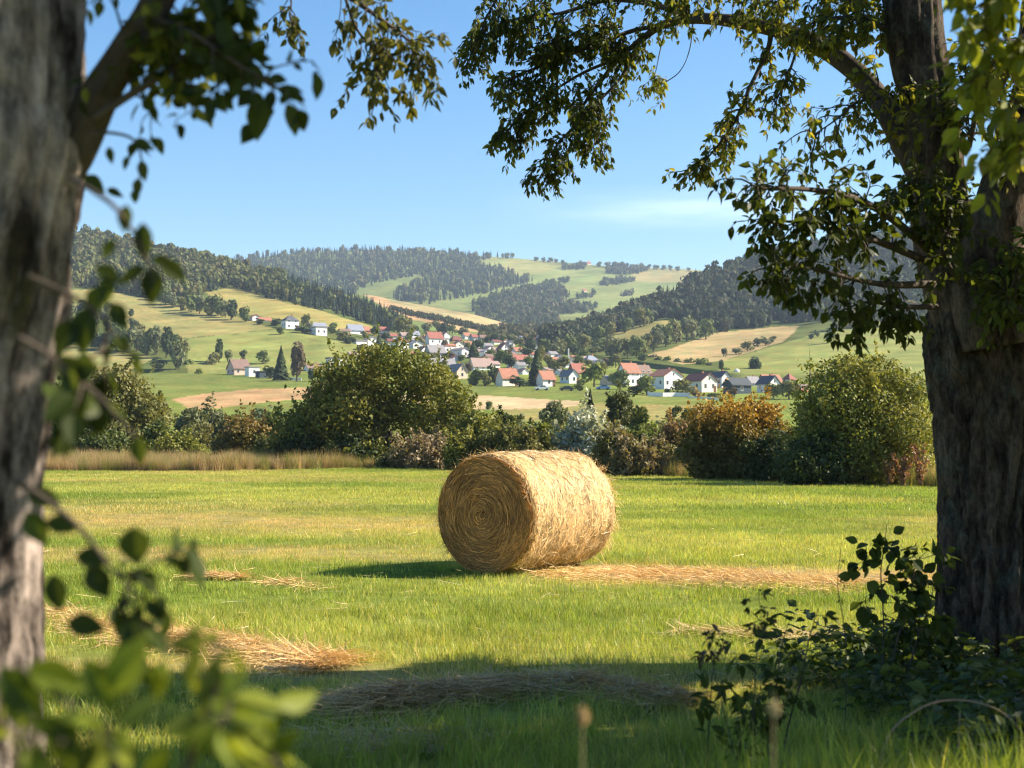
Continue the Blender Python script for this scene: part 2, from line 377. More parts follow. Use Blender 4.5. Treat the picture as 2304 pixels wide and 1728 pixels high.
tag(obj('field', mesh_data('field', np.stack([GX, GY, GZ], -1).reshape(-1, 3), [FF], gc.reshape(-1, 3), M_FIELD, True)), 'mown hay meadow of green grass with pale straw bands', kind='structure')

# ---------------------------------------------------------------- trees of the far slopes
def quads(rng, c, size, nrm=None, out=.5, asp=1.5):
    """leaf-clump cards at centres c (n,3), normals blended from nrm and chance"""
    n = len(c); r = rng.normal(size=(n, 3)); r /= np.linalg.norm(r, axis=1)[:, None]
    if nrm is not None: r = r * (1 - out) + nrm * out; r /= np.linalg.norm(r, axis=1)[:, None] + 1e-9
    a = np.cross(r, rng.normal(size=(n, 3))); a /= np.linalg.norm(a, axis=1)[:, None] + 1e-9; b = np.cross(r, a)
    s = (size * (0.6 + .8 * rng.random(n)))[:, None]
    V = np.stack([c - a * s * asp / 2, c - b * s / 2 + a * s * .1, c + a * s * asp / 2, c + b * s / 2 + a * s * .1], 1)
    return V.reshape(-1, 3), np.arange(4 * n).reshape(n, 4)
def broadleaf(rng, n=110, core=True):
    """unit crown: width 1, height 1, base at 0"""
    nb = 7; bc = []
    for i in range(nb):
        a = rng.random() * 6.28; r = .26 * math.sqrt(rng.random()); bc.append((r * math.cos(a), r * math.sin(a), .25 + .55 * rng.random()))
    bc = np.array(bc + [(0, 0, .55)]); br = .19 + .1 * rng.random(nb + 1)
    k = rng.integers(0, nb + 1, n); d = rng.normal(size=(n, 3)); d /= np.linalg.norm(d, axis=1)[:, None]
    c = bc[k] + d * br[k][:, None] * (1 - .35 * rng.random(n) ** 2)[:, None]
    V, F = quads(rng, c, np.full(n, 2.5 / math.sqrt(n)), d, .68, 1.3); return V, F, np.repeat(.82 + .36 * rng.random(n), 4)
def conifer(rng, n=9, k=7):
    Vs, Fs, m = [], [], 0
    for i in range(n):
        t = i / (n - 1); z = .06 + .9 * t; R = .5 * (1 - t) ** .85 + .03
        for j in range(k):
            a = (j + rng.random()) / k * 6.28; r = R * (.75 + .5 * rng.random()); w = .42 * R + .03
            ca, sa = math.cos(a), math.sin(a); dz = .10 + .06 * rng.random()
            Vs += [(0, 0, z + .09), (ca * r * .6 - sa * w, sa * r * .6 + ca * w, z - dz * .3), (ca * r, sa * r, z - dz), (ca * r * .6 + sa * w, sa * r * .6 - ca * w, z - dz * .3)]
            Fs.append((m, m + 1, m + 2, m + 3)); m += 4
    return np.array(Vs), np.array(Fs), np.repeat(.8 + .4 * rng.random(n * k), 4)
def wood(name, label, patch, polys, spacing, hgt, pal, pcon, seed, nb=70):
    """a far wood that reads as one mass"""
    rng = np.random.default_rng(seed); X = patch.XYZ; nx, nt = X.shape[:2]
    p00, p10, p01 = X[:-1, :-1], X[1:, :-1], X[:-1, 1:]
    area = np.linalg.norm(np.cross((p10 - p00)[..., :2], (p01 - p00)[..., :2])[..., None], axis=-1) if False else np.abs((p10 - p00)[..., 0] * (p01 - p00)[..., 1] - (p10 - p00)[..., 1] * (p01 - p00)[..., 0])
    cx = (patch.xs[:-1] + patch.xs[1:])[:, None] / 2 + 0 * area; cy = (patch.Y[:-1, :-1] + patch.Y[1:, 1:]) / 2
    ins = np.zeros(area.shape, bool)
    for q in polys: ins |= inpoly(cx, cy, q)
    ex = np.where(ins, area / spacing ** 2, 0); cnt = np.floor(ex + rng.random(ex.shape)).astype(int)
    I, J = np.nonzero(cnt); I, J = np.repeat(I, cnt[I, J]), np.repeat(J, cnt[I, J]); n = len(I)
    u, v = rng.random(n)[:, None], rng.random(n)[:, None]
    p = p00[I, J] + u * (p10 - p00)[I, J] + v * (p01 - p00)[I, J]
    px = patch.xs[I]; con = rng.random(n) < np.array([pcon(x, y) for x, y in zip(px, patch.Y[I, J])])
    protoB = [broadleaf(rng, nb) for _ in range(6)]; protoC = [conifer(rng, 7, 6) for _ in range(4)]
    mb = MB(); pal = np.array(pal)
    for grp, protos in ((~con, protoB), (con, protoC)):
        idx = np.nonzero(grp)[0]; which = rng.integers(0, len(protos), len(idx))
        for w, (V, F, vv) in enumerate(protos):
            k = idx[which == w]; m = len(k)
            if not m: continue
            h = hgt * (.65 + .6 * rng.random(m)); wd = h * (.38 if protos is protoC else .72) * (.8 + .4 * rng.random(m)); a = rng.random(m) * 6.28
            ca, sa = np.cos(a)[:, None], np.sin(a)[:, None]
            Q = np.stack([(V[:, 0] * ca - V[:, 1] * sa) * wd[:, None], (V[:, 0] * sa + V[:, 1] * ca) * wd[:, None], V[:, 2] * h[:, None]], -1) + p[k][:, None]
            Q[..., 2] -= .04 * hgt
            base = pal[np.minimum((len(pal) - 1) * rng.random(m) ** 1.0 * .999 + .5, len(pal) - 1).astype(int)] if protos is protoB else np.array([(.031, .047, .025)]) * (.8 + .6 * rng.random((m, 1)))
            cc = base[:, None, :] * vv[None, :, None] * (.88 + .24 * rng.random((m, 1, 1)))
            mb.add(Q.reshape(-1, 3), (F[None] + (np.arange(m) * len(V))[:, None, None]).reshape(-1, 4), cc.reshape(-1, 3))
    print(name, n)
    o = mb.build(name, M_FAR); return tag(o, label, kind='stuff')
OLIVE = [(.10, .115, .035), (.13, .14, .045), (.085, .10, .035), (.13, .12, .047), (.115, .13, .045), (.15, .15, .055)]
wood('forest', 'mixed olive and brown woodland covering the upper left hillside', LH,
     [[(-900, 300), (100, 480), (156, 500), (313, 535), (448, 570), (542, 595), (625, 618), (729, 650), (833, 685), (940, 738), (880, 745), (836, 731), (737, 698), (700, 692), (588, 665), (523, 646), (461, 657), (420, 690), (371, 676), (290, 660), (230, 649), (151, 649), (-900, 638)]],
     5.9, 9.5, OLIVE, lambda x, y: .12 + .82 * float(sstep(540, 680, np.array(x))), 1)
wood('forest', 'dark shaded woodland covering the steep hillside on the right', RH,
     [[(1200, 745), (1281, 745), (1388, 705), (1489, 660), (1559, 630), (1652, 595), (1750, 565), (1875, 535), (2073, 510), (2400, 460), (3000, 420), (3000, 715), (2076, 722), (1862, 722), (1784, 730), (1741, 738), (1602, 751), (1530, 722), (1489, 720), (1403, 745), (1325, 773), (1279, 782), (1225, 778)]],
     5.6, 9.5, [(.058, .078, .040), (.078, .088, .045), (.052, .07, .038), (.09, .088, .048), (.066, .082, .045)], lambda x, y: .38, 2)
wood('forest', 'dark conifer forest over the top of the farthest hill', FH,
     [[(300, 620), (535, 575), (833, 555), (937, 558), (1040, 566), (1137, 576), (1115, 581), (1050, 594), (1089, 600), (1147, 611), (1162, 624), (1205, 632), (1118, 656), (959, 688), (872, 677), (900, 655), (966, 636), (945, 620), (854, 636), (800, 651), (800, 760), (300, 760)]],
     11, 12.5, OLIVE, lambda x, y: .8, 3, 24)
wood('forest', 'scattered copses and hedgerow woods among the far green fields', FH,
     [[(1069, 687), (1125, 664), (1190, 649), (1248, 640), (1285, 668), (1240, 690), (1290, 686), (1345, 692), (1325, 705), (1250, 712), (1290, 770), (1150, 770), (1068, 710)],
      [(1364, 606), (1385, 598), (1462, 608), (1415, 620), (1368, 618)], [(1262, 604), (1275, 598), (1316, 600), (1314, 607), (1264, 608)],
      [(1346, 646), (1360, 634), (1429, 630), (1425, 636), (1380, 642)], [(1230, 640), (1280, 632), (1282, 636), (1232, 643)],
      [(1300, 672), (1335, 666), (1333, 669), (1300, 675)], [(1395, 664), (1428, 662), (1428, 666), (1395, 668)], [(1110, 640), (1160, 634), (1150, 642), (1110, 648)]],
     9, 9.5, [(.07, .09, .035), (.09, .11, .04), (.12, .11, .05)], lambda x, y: .25, 4, 24)
wood('forest', 'valley woodland at the far end of the village', MH,
     [[(1080, 760), (1130, 745), (1200, 738), (1260, 748), (1330, 755), (1330, 790), (1190, 784), (1090, 780)]],
     8.0, 8, [(.075, .08, .03), (.09, .09, .035), (.10, .085, .035)], lambda x, y: .1, 5, 50)

wood('hedgerow', 'low hedge line crossing the brown field beyond the village', MH, [[(880, 694), (925, 706), (1000, 718), (1100, 742), (1112, 750), (1096, 750), (1000, 725), (925, 712), (880, 699)]], 3.5, 3.5, [(.065, .08, .03), (.09, .09, .035)], lambda x, y: 0, 6, 40)
# ---------------------------------------------------------------- air: pale even haze over the valley
def haze():
    m = bpy.data.materials.new('haze_air'); m.use_nodes = True; n, l = m.node_tree.nodes, m.node_tree.links; n.clear()
    o = n.new('ShaderNodeOutputMaterial'); v = n.new('ShaderNodeVolumePrincipled')
    v.inputs['Color'].default_value = (.62, .78, 1.0, 1); v.inputs['Density'].default_value = 1.0e-4; v.inputs['Anisotropy'].default_value = .1
    l.new(v.outputs[0], o.inputs['Volume'])
    b = MB(); b.box((-3800, -150, -140), (3800, 4300, 420)); h = b.build('haze', m); tag(h, kind='stuff')
haze()
# ---------------------------------------------------------------- village houses
def plain(name, c, rough=.85, scale=1.2, var=.12, spec=.15):
    m, n, l, b = newmat(name); f = noise(n, l, scale, 5, .6)
    l.new(mixc(n, l, 1.0, c, maprange(n, l, f, .25, .75, 1 - var, 1 + var), 'MULTIPLY'), b.inputs['Base Color'])
    b.inputs['Roughness'].default_value = rough; b.inputs['Specular IOR Level'].default_value = spec; return m
def tiles(name, c):
    m, n, l, b = newmat(name); co = n.new('ShaderNodeTexCoord').outputs['Object']
    f = noise(n, l, 1.5, 6, .7); w = n.new('ShaderNodeTexWave'); w.inputs['Scale'].default_value = 3.0; w.bands_direction = 'Z'; w.inputs['Distortion'].default_value = .6; l.new(co, w.inputs['Vector'])
    k = mixc(n, l, 1.0, c, maprange(n, l, f, .25, .75, .72, 1.28), 'MULTIPLY'); k = mixc(n, l, 1.0, k, maprange(n, l, w.outputs['Fac'], 0, 1, .85, 1.1), 'MULTIPLY')
    l.new(k, b.inputs['Base Color']); b.inputs['Roughness'].default_value = .85; return m
WALL = {k: plain('wall_' + k, c) for k, c in dict(white=(.80, .79, .76), cream=(.78, .72, .60), beige=(.62, .48, .36), grey=(.38, .39, .40), pink=(.66, .46, .36), brick=(.40, .17, .10), slate=(.055, .075, .09), timber=(.10, .075, .055), palegrey=(.55, .55, .58)).items()}
ROOF = {k: tiles('roof_' + k, c) for k, c in dict(red=(.26, .085, .06), orange=(.30, .125, .075), brown=(.18, .115, .09), darkred=(.15, .05, .042), slate=(.075, .08, .10), grey=(.20, .19, .20), blue=(.20, .22, .28), rose=(.27, .19, .165), black=(.035, .045, .055)).items()}
M_TRIM = plain('trim_paint', (.72, .70, .66), .6); M_DOOR = plain('door_wood', (.16, .085, .045), .7)
M_GLASS, _n, _l, _b = newmat('window_glass'); _b.inputs['Base Color'].default_value = (.03, .04, .05, 1); _b.inputs['Roughness'].default_value = .12; _b.inputs['Specular IOR Level'].default_value = .6
def prism(mb, poly, axis, lo, hi, col=(1, 1, 1)):
    """extrude a 2-D polygon (in the plane across axis, plus z) from lo to hi along axis 'x' or 'y'"""
    n = len(poly)
    mk = (lambda p, t: (p[0], t, p[1])) if axis == 'y' else (lambda p, t: (t, p[0], p[1]))
    V = [mk(p, lo) for p in poly] + [mk(p, hi) for p in poly]
    i = np.arange(n); j = (i + 1) % n
    mb.add(V, [np.stack([i, j, j + n, i + n], -1), i[None, ::-1], (i + n)[None]], col)
def house(sx, sy, fpx, spx, wpx, rpx, kind, wall, roof, label, cat='house', a=33, detail=1, name='house', win=None, chim=True, side=None, group=None):
    q = hit(sx, sy); sc = q[1] / FPX; A = math.radians(a)
    w = fpx * sc / math.cos(A); l = max(spx * sc / math.sin(A), 4.0); h = wpx * sc; r = rpx * sc
    root = empty(name, q, A, label, cat, group)
    wm, wl2 = WALL[wall], WALL[side or wall]; rm = ROOF[roof]; ov, th, D = .4, .22, 2.6
    wb_ = MB()
    if kind == 'gf':
        prism(wb_, [(0, -D), (w, -D), (w, h), (w / 2, h + r), (0, h)], 'y', 0, l)
    elif kind == 'gl':
        prism(wb_, [(0, -D), (l, -D), (l, h), (l / 2, h + r), (0, h)], 'x', 0, w)
    else: wb_.box((0, 0, -D), (w, l, h))
    wb_.build('wall', wm, root)
    rb = MB()
    if kind in ('gf', 'gl'):
        W2 = w if kind == 'gf' else l; L2 = l if kind == 'gf' else w; s = r / (W2 / 2); e = ov
        poly = [(-e, h - e * s + .02), (W2 / 2, h + r + .02), (W2 + e, h - e * s + .02), (W2 + e, h - e * s + th), (W2 / 2, h + r + th + .04), (-e, h - e * s + th)]
        prism(rb, poly, 'y' if kind == 'gf' else 'x', -ov, L2 + ov)
    elif kind in ('hip', 'pyr'):
        e = ov; z0 = h + .01; inset = min(w, l) / 2 if kind == 'hip' else None
        if kind == 'pyr': V = [(-e, -e, z0), (w + e, -e, z0), (w + e, l + e, z0), (-e, l + e, z0), (w / 2, l / 2, h + r)]; F = [np.array([(0, 1, 4), (1, 2, 4), (2, 3, 4), (3, 0, 4)]), np.array([(3, 2, 1, 0)])]
        else:
            if w > l: R1, R2 = (l / 2, l / 2, h + r), (w - l / 2, l / 2, h + r)
            else: R1, R2 = (w / 2, w / 2, h + r), (w / 2, l - w / 2, h + r)
            V = [(-e, -e, z0), (w + e, -e, z0), (w + e, l + e, z0), (-e, l + e, z0), R1, R2]
            F = [np.array([(0, 1, 5, 4), (2, 3, 4, 5), (3, 2, 1, 0)]), np.array([(1, 2, 5), (3, 0, 4)])] if w > l else [np.array([(3, 0, 4, 5), (1, 2, 5, 4), (3, 2, 1, 0)]), np.array([(0, 1, 4), (2, 3, 5)])]
        rb.add(V, F)
    else:
        rb.box((-.25, -.25, h + .01), (w + .25, l + .25, h + max(r, .3)))
    ro = rb.build('roof', rm, root)
    if chim and detail and kind in ('gf', 'gl', 'hip'):
        c = MB(); cx, cy = (w * .62, l * .45) if kind != 'gl' else (w * .65, l * .5); c.box((cx, cy, h + r * .3), (cx + .55, cy + .55, h + r + .75)); c.build('chimney', WALL['brick'], ro)
    if detail:
        def window(x, z, ww, hh, face, width):
            f = MB(); p = MB(); t = .07
            f.box((x, -.035, z), (x + ww, .0, z + hh)); p.box((x + t, -.042, z + t), (x + ww - t, -.03, z + hh - t))
            o = f.build('window', M_TRIM, root); g = p.build('pane', M_GLASS, o)
            if face == 'l':   # turn onto the left side
                o.rotation_euler = (0, 0, -math.pi / 2); o.location = (0, l, 0)
        nc = win[0] if win else max(1, int(w / 3.2)); nf = win[1] if win else max(1, int(h / 2.6))
        for i in range(nc):
            for j in range(nf):
                window(w * (i + .5) / nc - .5, .9 + j * 2.7 if nf > 1 else max(.9, h * .35), 1.0, min(1.35, h * .5), 'f', w)
        if kind == 'gf' and r > 2: window(w / 2 - .35, h + .1, .7, min(1.5, r * .45), 'f', w)
        if l > 5 and h > 2.2:
            for i in range(2): window(l * (i + .5) / 2 - .5, h * .4, 1.0, 1.2, 'l', l)
        if detail > 1:
            d = MB(); d.box((w * .78, -.05, -.3), (w * .78 + 1.0, .0, 2.0)); do = d.build('door', M_DOOR, root)
            k = MB(); k.box((w * .78 + .82, -.09, .9), (w * .78 + .88, -.05, 1.05)); k.build('handle', M_TRIM, do)
    return root
HS = [  # corner x, base y, front px, side px, wall px, roof px, shape, wall, roof, label
 (446, 834, 22, 20, 15, 15, 'gf', 'cream', 'darkred', 'cream gabled cottage with steep dark red roof at the field edge', dict(detail=2)),
 (527, 844, 32, 24, 16, 20, 'gl', 'pink', 'brown', 'long barn with brown roof, pink plaster front and dark timber gable', dict(cat='barn', name='barn', detail=2, side='timber')),
 (560, 847, 22, 10, 21, 1.5, 'flat', 'white', 'grey', 'white flat-roofed extension at the right end of the brown barn', dict(win=(1, 1))),
 (584, 850, 30, 8, 14, 2, 'flat', 'slate', 'black', 'low dark shed beside the white end of the barn', dict(cat='shed', name='shed', win=(1, 1), chim=False)),
 (742, 834, 36, 10, 27, 3, 'flat', 'white', 'slate', 'white two-storey block with flat dark roof left of the big field tree', dict(win=(3, 2))),
 (693, 836, 34, 8, 8, 10, 'gl', 'white', 'brown', 'small low brown-roofed house right of the two dark spruces', {}),
 (790, 812, 58, 14, 9, 10, 'gl', 'palegrey', 'rose', 'long brown-roofed house half hidden behind the top of the big field tree', {}),
 (568, 724, 16, 8, 9, 5, 'gf', 'white', 'red', 'small white house with red roof highest up the left slope', dict(detail=1)),
 (585, 727, 24, 6, 5, 6, 'gl', 'cream', 'orange', 'low orange-roofed house next to the highest white house', dict(detail=1)),
 (643, 742, 27, 14, 19, 12, 'hip', 'white', 'slate', 'white two-storey house with dark hipped roof on the left slope', dict(detail=2, win=(2, 2))),
 (711, 757, 23, 20, 18, 1.5, 'flat', 'white', 'grey', 'white flat-roofed cube house with grey green shaded side', dict(side='palegrey', win=(2, 1))),
 (699, 738, 33, 6, 4, 7, 'gl', 'white', 'blue', 'low house with blue grey roof behind the white cube house', {}),
 (768, 752, 20, 5, 7, 4, 'gl', 'white', 'brown', 'tiny white house left of the grey-roofed house on the slope', dict(detail=0)),
 (786, 751, 30, 10, 8, 12, 'gl', 'white', 'blue', 'grey-roofed white house at the middle of the upper village row', {}),
 (818, 750, 15, 6, 6, 8, 'gl', 'brick', 'orange', 'little rust-orange house right of the grey-roofed house', dict(detail=0)),
 (857, 751, 18, 6, 7, 8, 'gl', 'white', 'red', 'small red-roofed house at the edge of the left forest', dict(detail=0)),
 (828, 778, 23, 8, 14, 6, 'gf', 'white', 'grey', 'white gabled house with grey roof above the green slope', {}),
 (802, 776, 22, 6, 7, 3, 'flat', 'white', 'grey', 'low white flat-roofed house at the top edge of the green slope', dict(detail=0)),
 (897, 796, 21, 22, 26, 10, 'hip', 'white', 'red', 'tall white block with red hipped roof and shaded grey side', dict(side='grey', win=(1, 2))),
 (928, 760, 16, 8, 8, 8, 'gl', 'white', 'blue', 'pale house with blue grey roof left of the large red roof', dict(detail=0)),
 (966, 776, 30, 10, 17, 13, 'gl', 'white', 'red', 'white house under the large bright red roof in the upper village', dict(detail=1)),
 (990, 778, 20, 6, 17, 2, 'flat', 'white', 'grey', 'plain white block in front of the large bright red roof', dict(win=(1, 1))),
 (1018, 768, 22, 6, 4, 10, 'hip', 'brick', 'darkred', 'dark red hipped roof right of the large bright red roof', dict(detail=0)),
 (1026, 781, 17, 8, 9, 7, 'gf', 'cream', 'brown', 'cream gabled house below the dark red hipped roof', {}),
 (930, 784, 20, 8, 11, 6, 'gf', 'white', 'blue', 'blue and white gabled house left of the big grey house', {}),
 (949, 797, 16, 14, 8, 9, 'gf', 'white', 'brown', 'white gabled house with red brown roof behind the big field tree', {}),
 (968, 806, 34, 14, 14, 16, 'gl', 'grey', 'grey', 'big grey house with grey roof in the middle of the village', {}),
 (1001, 797, 22, 8, 17, 3, 'flat', 'white', 'orange', 'white box house with thin orange roof edge in the village middle', dict(win=(2, 1))),
 (1039, 805, 18, 30, 18, 5, 'gf', 'white', 'grey', 'white house with long dark side left of the dark spruce pair', dict(side='timber')),
 (1049, 778, 14, 5, 6, 7, 'gl', 'cream', 'orange', 'small orange-roofed house behind the cream gabled house', dict(detail=0)),
 (1091, 782, 19, 6, 8, 5, 'gl', 'white', 'grey', 'white house with grey roof above the white narrow house', dict(detail=0)),
 (1090, 805, 17, 5, 15, 4, 'gf', 'white', 'blue', 'white narrow house with blue grey roof left of the red-roofed church hall', {}),
 (1127, 799, 20, 10, 14, 13, 'gf', 'white', 'red', 'white gabled house with red roof and pale chimney in the upper middle', {}),
 (1160, 793, 22, 5, 5, 8, 'gl', 'white', 'orange', 'low orange-roofed house right of the pale chimney', dict(detail=0)),
 (1158, 815, 34, 8, 7, 10, 'gl', 'beige', 'red', 'wide red-roofed house behind the tall dark spruce', {}),
 (1094, 818, 20, 5, 6, 9, 'gl', 'white', 'darkred', 'small dark red roof just above the pinkish grey roof', dict(detail=0)),
 (1066, 834, 42, 8, 11, 17, 'gl', 'white', 'rose', 'white house under a broad pinkish grey roof', dict(win=(3, 1))),
 (968, 826, 56, 12, 8, 12, 'gl', 'grey', 'grey', 'long low building with grey roof beside the big field tree', {}),
 (1028, 853, 24, 26, 18, 16, 'gf', 'beige', 'grey', 'grey gabled house with beige front right of the big field tree', dict(side='grey')),
 (1131, 867, 36, 14, 20, 20, 'gl', 'cream', 'orange', 'beige house with broad orange roof and open carport', dict(detail=2)),
 (1222, 868, 28, 11, 18, 17, 'gl', 'white', 'orange', 'small white house with steep orange roof right of the tall spruce', dict(detail=2, win=(1, 1))),
 (1281, 862, 22, 20, 18, 13, 'gf', 'white', 'grey', 'white gabled house with grey shaded side and no chimney', dict(chim=False, side='palegrey', detail=2)),
 (1292, 842, 28, 10, 6, 18, 'gl', 'brick', 'red', 'red-roofed house rising behind the grey-sided gabled house', {}),
 (1240, 818, 27, 8, 4, 12, 'hip', 'brick', 'orange', 'rust red hipped roof with white block to its right', dict(detail=0)),
 (1265, 818, 12, 4, 12, 2, 'flat', 'white', 'grey', 'small white block beside the tall pale mast', dict(detail=0)),
 (1322, 818, 26, 8, 7, 12, 'hip', 'white', 'blue', 'white pavilion with slate blue roof below the valley woods', dict(detail=1)),
 (1283, 818, 34, 5, 6, 3, 'flat', 'palegrey', 'grey', 'flat pale grey building between the mast and the blue-roofed pavilion', dict(detail=0)),
 (1366, 866, 26, 8, 14, 7, 'gl', 'beige', 'grey', 'beige garage with shallow grey roof left of the modern white house', dict(cat='garage', name='garage', win=(1, 1), chim=False)),
 (1408, 868, 34, 18, 31, 20, 'gl', 'white', 'orange', 'modern white house with orange roof and shaded gable', dict(detail=2, win=(3, 2), side='timber')),
 (1442, 866, 26, 4, 28, 16, 'gl', 'white', 'brown', 'white wing with brown roof joined to the modern orange-roofed house', dict(win=(2, 2))),
 (1495, 876, 45, 30, 31, 15, 'gf', 'white', 'orange', 'largest white gabled house with orange roof behind the white garden wall', dict(detail=2, win=(3, 1), side='palegrey')),
 (1579, 884, 38, 36, 27, 16, 'gf', 'cream', 'darkred', 'cream gabled house with dark red roof at the right end of the garden wall', dict(detail=2, win=(2, 1), side='grey')),
 (1624, 874, 22, 20, 26, 12, 'gf', 'palegrey', 'slate', 'pale grey gabled house with slate roof behind the cream gabled one', dict(side='slate')),
 (1648, 888, 48, 14, 22, 14, 'gl', 'slate', 'black', 'dark slate barn above the orange-leaved shrub', dict(cat='barn', name='barn', chim=False, win=(1, 1))),
 (1690, 870, 25, 8, 8, 13, 'gl', 'grey', 'grey', 'grey-roofed house between the dark barn and the black-roofed gable', {}),
 (1731, 886, 28, 22, 22, 16, 'gf', 'white', 'slate', 'white gabled house with black roof near the large right shrub', dict(detail=2, win=(2, 1))),
 (1722, 866, 44, 8, 6, 15, 'gl', 'beige', 'orange', 'long orange roof showing behind the black-roofed white gable', {}),
 (1777, 862, 16, 8, 5, 15, 'pyr', 'white', 'red', 'little tower house with pointed red pyramid roof', dict(detail=0)),
 (1795, 884, 28, 6, 14, 4, 'flat', 'brick', 'rose', 'red brick kiosk with pale awning roof at the edge of the large right shrub', dict(cat='kiosk', name='kiosk', win=(2, 1))),
 (1173, 768, 10, 4, 9, 3, 'gl', 'white', 'blue', 'white speck of a house farthest down the valley, leftmost of three', dict(detail=0)),
 (1207, 768, 14, 6, 10, 5, 'gf', 'white', 'grey', 'pair-gabled white house farthest down the valley, middle of three', dict(detail=0)),
 (1236, 766, 13, 5, 6, 4, 'gf', 'white', 'grey', 'white house farthest down the valley, rightmost of three', dict(detail=0)),
 (1262, 664, 7, 3, 3, 4, 'gl', 'cream', 'red', 'tiny red-roofed farmhouse at the copse on the far hill', dict(detail=0)),
 (1272, 665, 7, 3, 3, 4, 'gl', 'pink', 'orange', 'tiny orange-roofed farm building right beside the red farmhouse on the far hill', dict(detail=0)),
 (1313, 656, 8, 3, 3, 4, 'gl', 'cream', 'red', 'lone tiny red-roofed farm right of the far hill copse', dict(detail=0)),
 (1322, 596, 8, 3, 4, 4, 'gl', 'pink', 'red', 'tiny reddish farm on the skyline of the far hill', dict(detail=0)),
]
for h in HS: house(*h[:10], **h[10])
# more houses of the crowded middle, too small in the photo to tell apart
rh = random.Random(8)
for i, (x, y) in enumerate([(862, 764), (880, 762), (915, 772), (938, 770), (958, 764), (1000, 762), (1046, 764), (1064, 768), (1074, 780), (1112, 776), (1128, 772), (1146, 780), (1068, 796), (1112, 796), (1146, 806), (1182, 778), (1196, 786), (1210, 800), (1222, 810), (1192, 816), (1110, 828), (1180, 822), (1290, 812), (1302, 824), (1345, 826), (1230, 840), (920, 806), (945, 816), (1205, 776), (1150, 768), (985, 800), (1020, 812), (1082, 768), (1098, 790), (1135, 816), (1166, 832), (1215, 786), (1252, 812), (1312, 836), (1272, 828), (874, 776), (905, 764), (1012, 786), (1058, 786), (1096, 810), (1078, 800), (1152, 828), (1120, 806), (1190, 806), (1176, 844), (1240, 806), (1256, 824), (1262, 846), (1310, 816), (1330, 842), (1204, 828)]):
    house(x, y, rh.uniform(11, 18), rh.uniform(4, 9), rh.uniform(6, 10), rh.uniform(4, 7), rh.choice(['gf', 'gl', 'gl']), rh.choice(['white', 'white', 'white', 'cream', 'palegrey']), rh.choice(['brown', 'orange', 'darkred', 'grey', 'red', 'rose']),
          'little pale house packed between others in the crowded village middle', detail=0, a=rh.uniform(22, 42), group='little houses crowded in the village middle')
M_METAL = plain('painted_metal', (.62, .60, .56), .5)
def mast():
    q = hit(1279, 818); s = q[1] / FPX; m = MB(); V, F = tube([(0, 0, -1), (0, 0, 34 * s)], [.45, .28], 10); m.add(V, F)
    o = m.build('mast', M_METAL); o.location = q; tag(o, 'tall pale mast standing among the village roofs', 'mast')
mast()
def tank():
    q = hit(1658, 850); s = q[1] / FPX; r = 6.5 * s; m = MB(); rng = np.random.default_rng(3)
    t = np.linspace(-1.2, math.pi / 2, 12); pth = [(0, 0, 12 * s + r * math.sin(x)) for x in t]; V, F = tube(pth, [max(r * math.cos(x), .02) for x in t], 20); m.add(V, F)
    o = empty('water_tank', q, 0, 'round white tank on a post behind the dark slate barn', 'tank'); m.build('tank', M_TRIM, o, True)
    p = MB(); V, F = tube([(0, 0, -1), (0, 0, 12 * s)], .35, 8); p.add(V, F); p.build('post', M_METAL, o)
tank()
def strip_wall(pts, h, name, label, cat, post=None, mat=None):
    q = [hit(*p) for p in pts]; o = empty(name, q[0], 0, label, cat); m = MB(); pb = MB()
    for a, b in zip(q[:-1], q[1:]):
        d = b - a; L = np.linalg.norm(d[:2]); nrm = np.array([-d[1], d[0]]) / L * .12
        base = []
        for p in (a, b):
            for sgn in (-1, 1):
                base += [(p[0] + nrm[0] * sgn - q[0][0], p[1] + nrm[1] * sgn - q[0][1], p[2] - q[0][2] + z) for z in ((-.6, h) if not post else (.25 * h, h))]
        m.add(base, np.array([(0, 1, 5, 4), (2, 6, 7, 3), (1, 3, 7, 5), (0, 4, 6, 2), (0, 2, 3, 1), (4, 5, 7, 6)]))
    m.build('panel' if post else 'wall', mat or WALL['white'], o)
    for p in q:
        k = MB(); c = p - q[0]; k.box((c[0] - .17, c[1] - .17, c[2] - .6), (c[0] + .17, c[1] + .17, c[2] + h + .12)); k.build('post', M_TRIM, o)
strip_wall([(1458, 890), (1490, 892), (1520, 892), (1550, 893)], 1.1, 'garden_wall', 'low white garden wall in front of the largest white gabled house', 'wall')
strip_wall([(1551, 897), (1575, 898), (1600, 899), (1615, 901)], .6, 'garden_fence', 'low white fence running on to the right of the garden wall', 'fence', True)
strip_wall([(646, 855), (660, 856), (677, 857)], .9, 'garden_fence', 'white fence at the field edge right of the two dark spruces', 'fence', True)
# parked cars
def car(sx, sy, paint, label, rz):
    q = hit(sx, sy); o = empty('parked_car', q + [0, 0, .02], rz, label, 'car', 'cars parked along the village edge')
    pr = [(-2.1, .35), (-2.1, .75), (-1.75, .92), (-1.1, .98), (-.55, 1.42), (.75, 1.46), (1.45, 1.0), (2.05, .88), (2.12, .35)]
    b = MB(); prism(b, [(x, z) for x, z in pr][::-1], 'y', -.85, .85); bo = b.build('body', paint, o)
    g = MB(); prism(g, [(-.95, 1.0), (-.5, 1.36), (.7, 1.39), (1.2, 1.02)][::-1], 'y', -.86, .86); g.build('window', M_GLASS, o)
    for x in (-1.35, 1.35):
        for y in (-.8, .8):
            w = MB(); V, F = tube([(x, y - .1, .32), (x, y + .1, .32)], .32, 14); w.add(V, F); w.build('wheel', ROOF['black'], o)
    for y in (-.6, .6):
        h = MB(); h.box((-2.13, y - .15, .62), (-2.08, y + .15, .74)); h.build('headlight', M_TRIM, o)
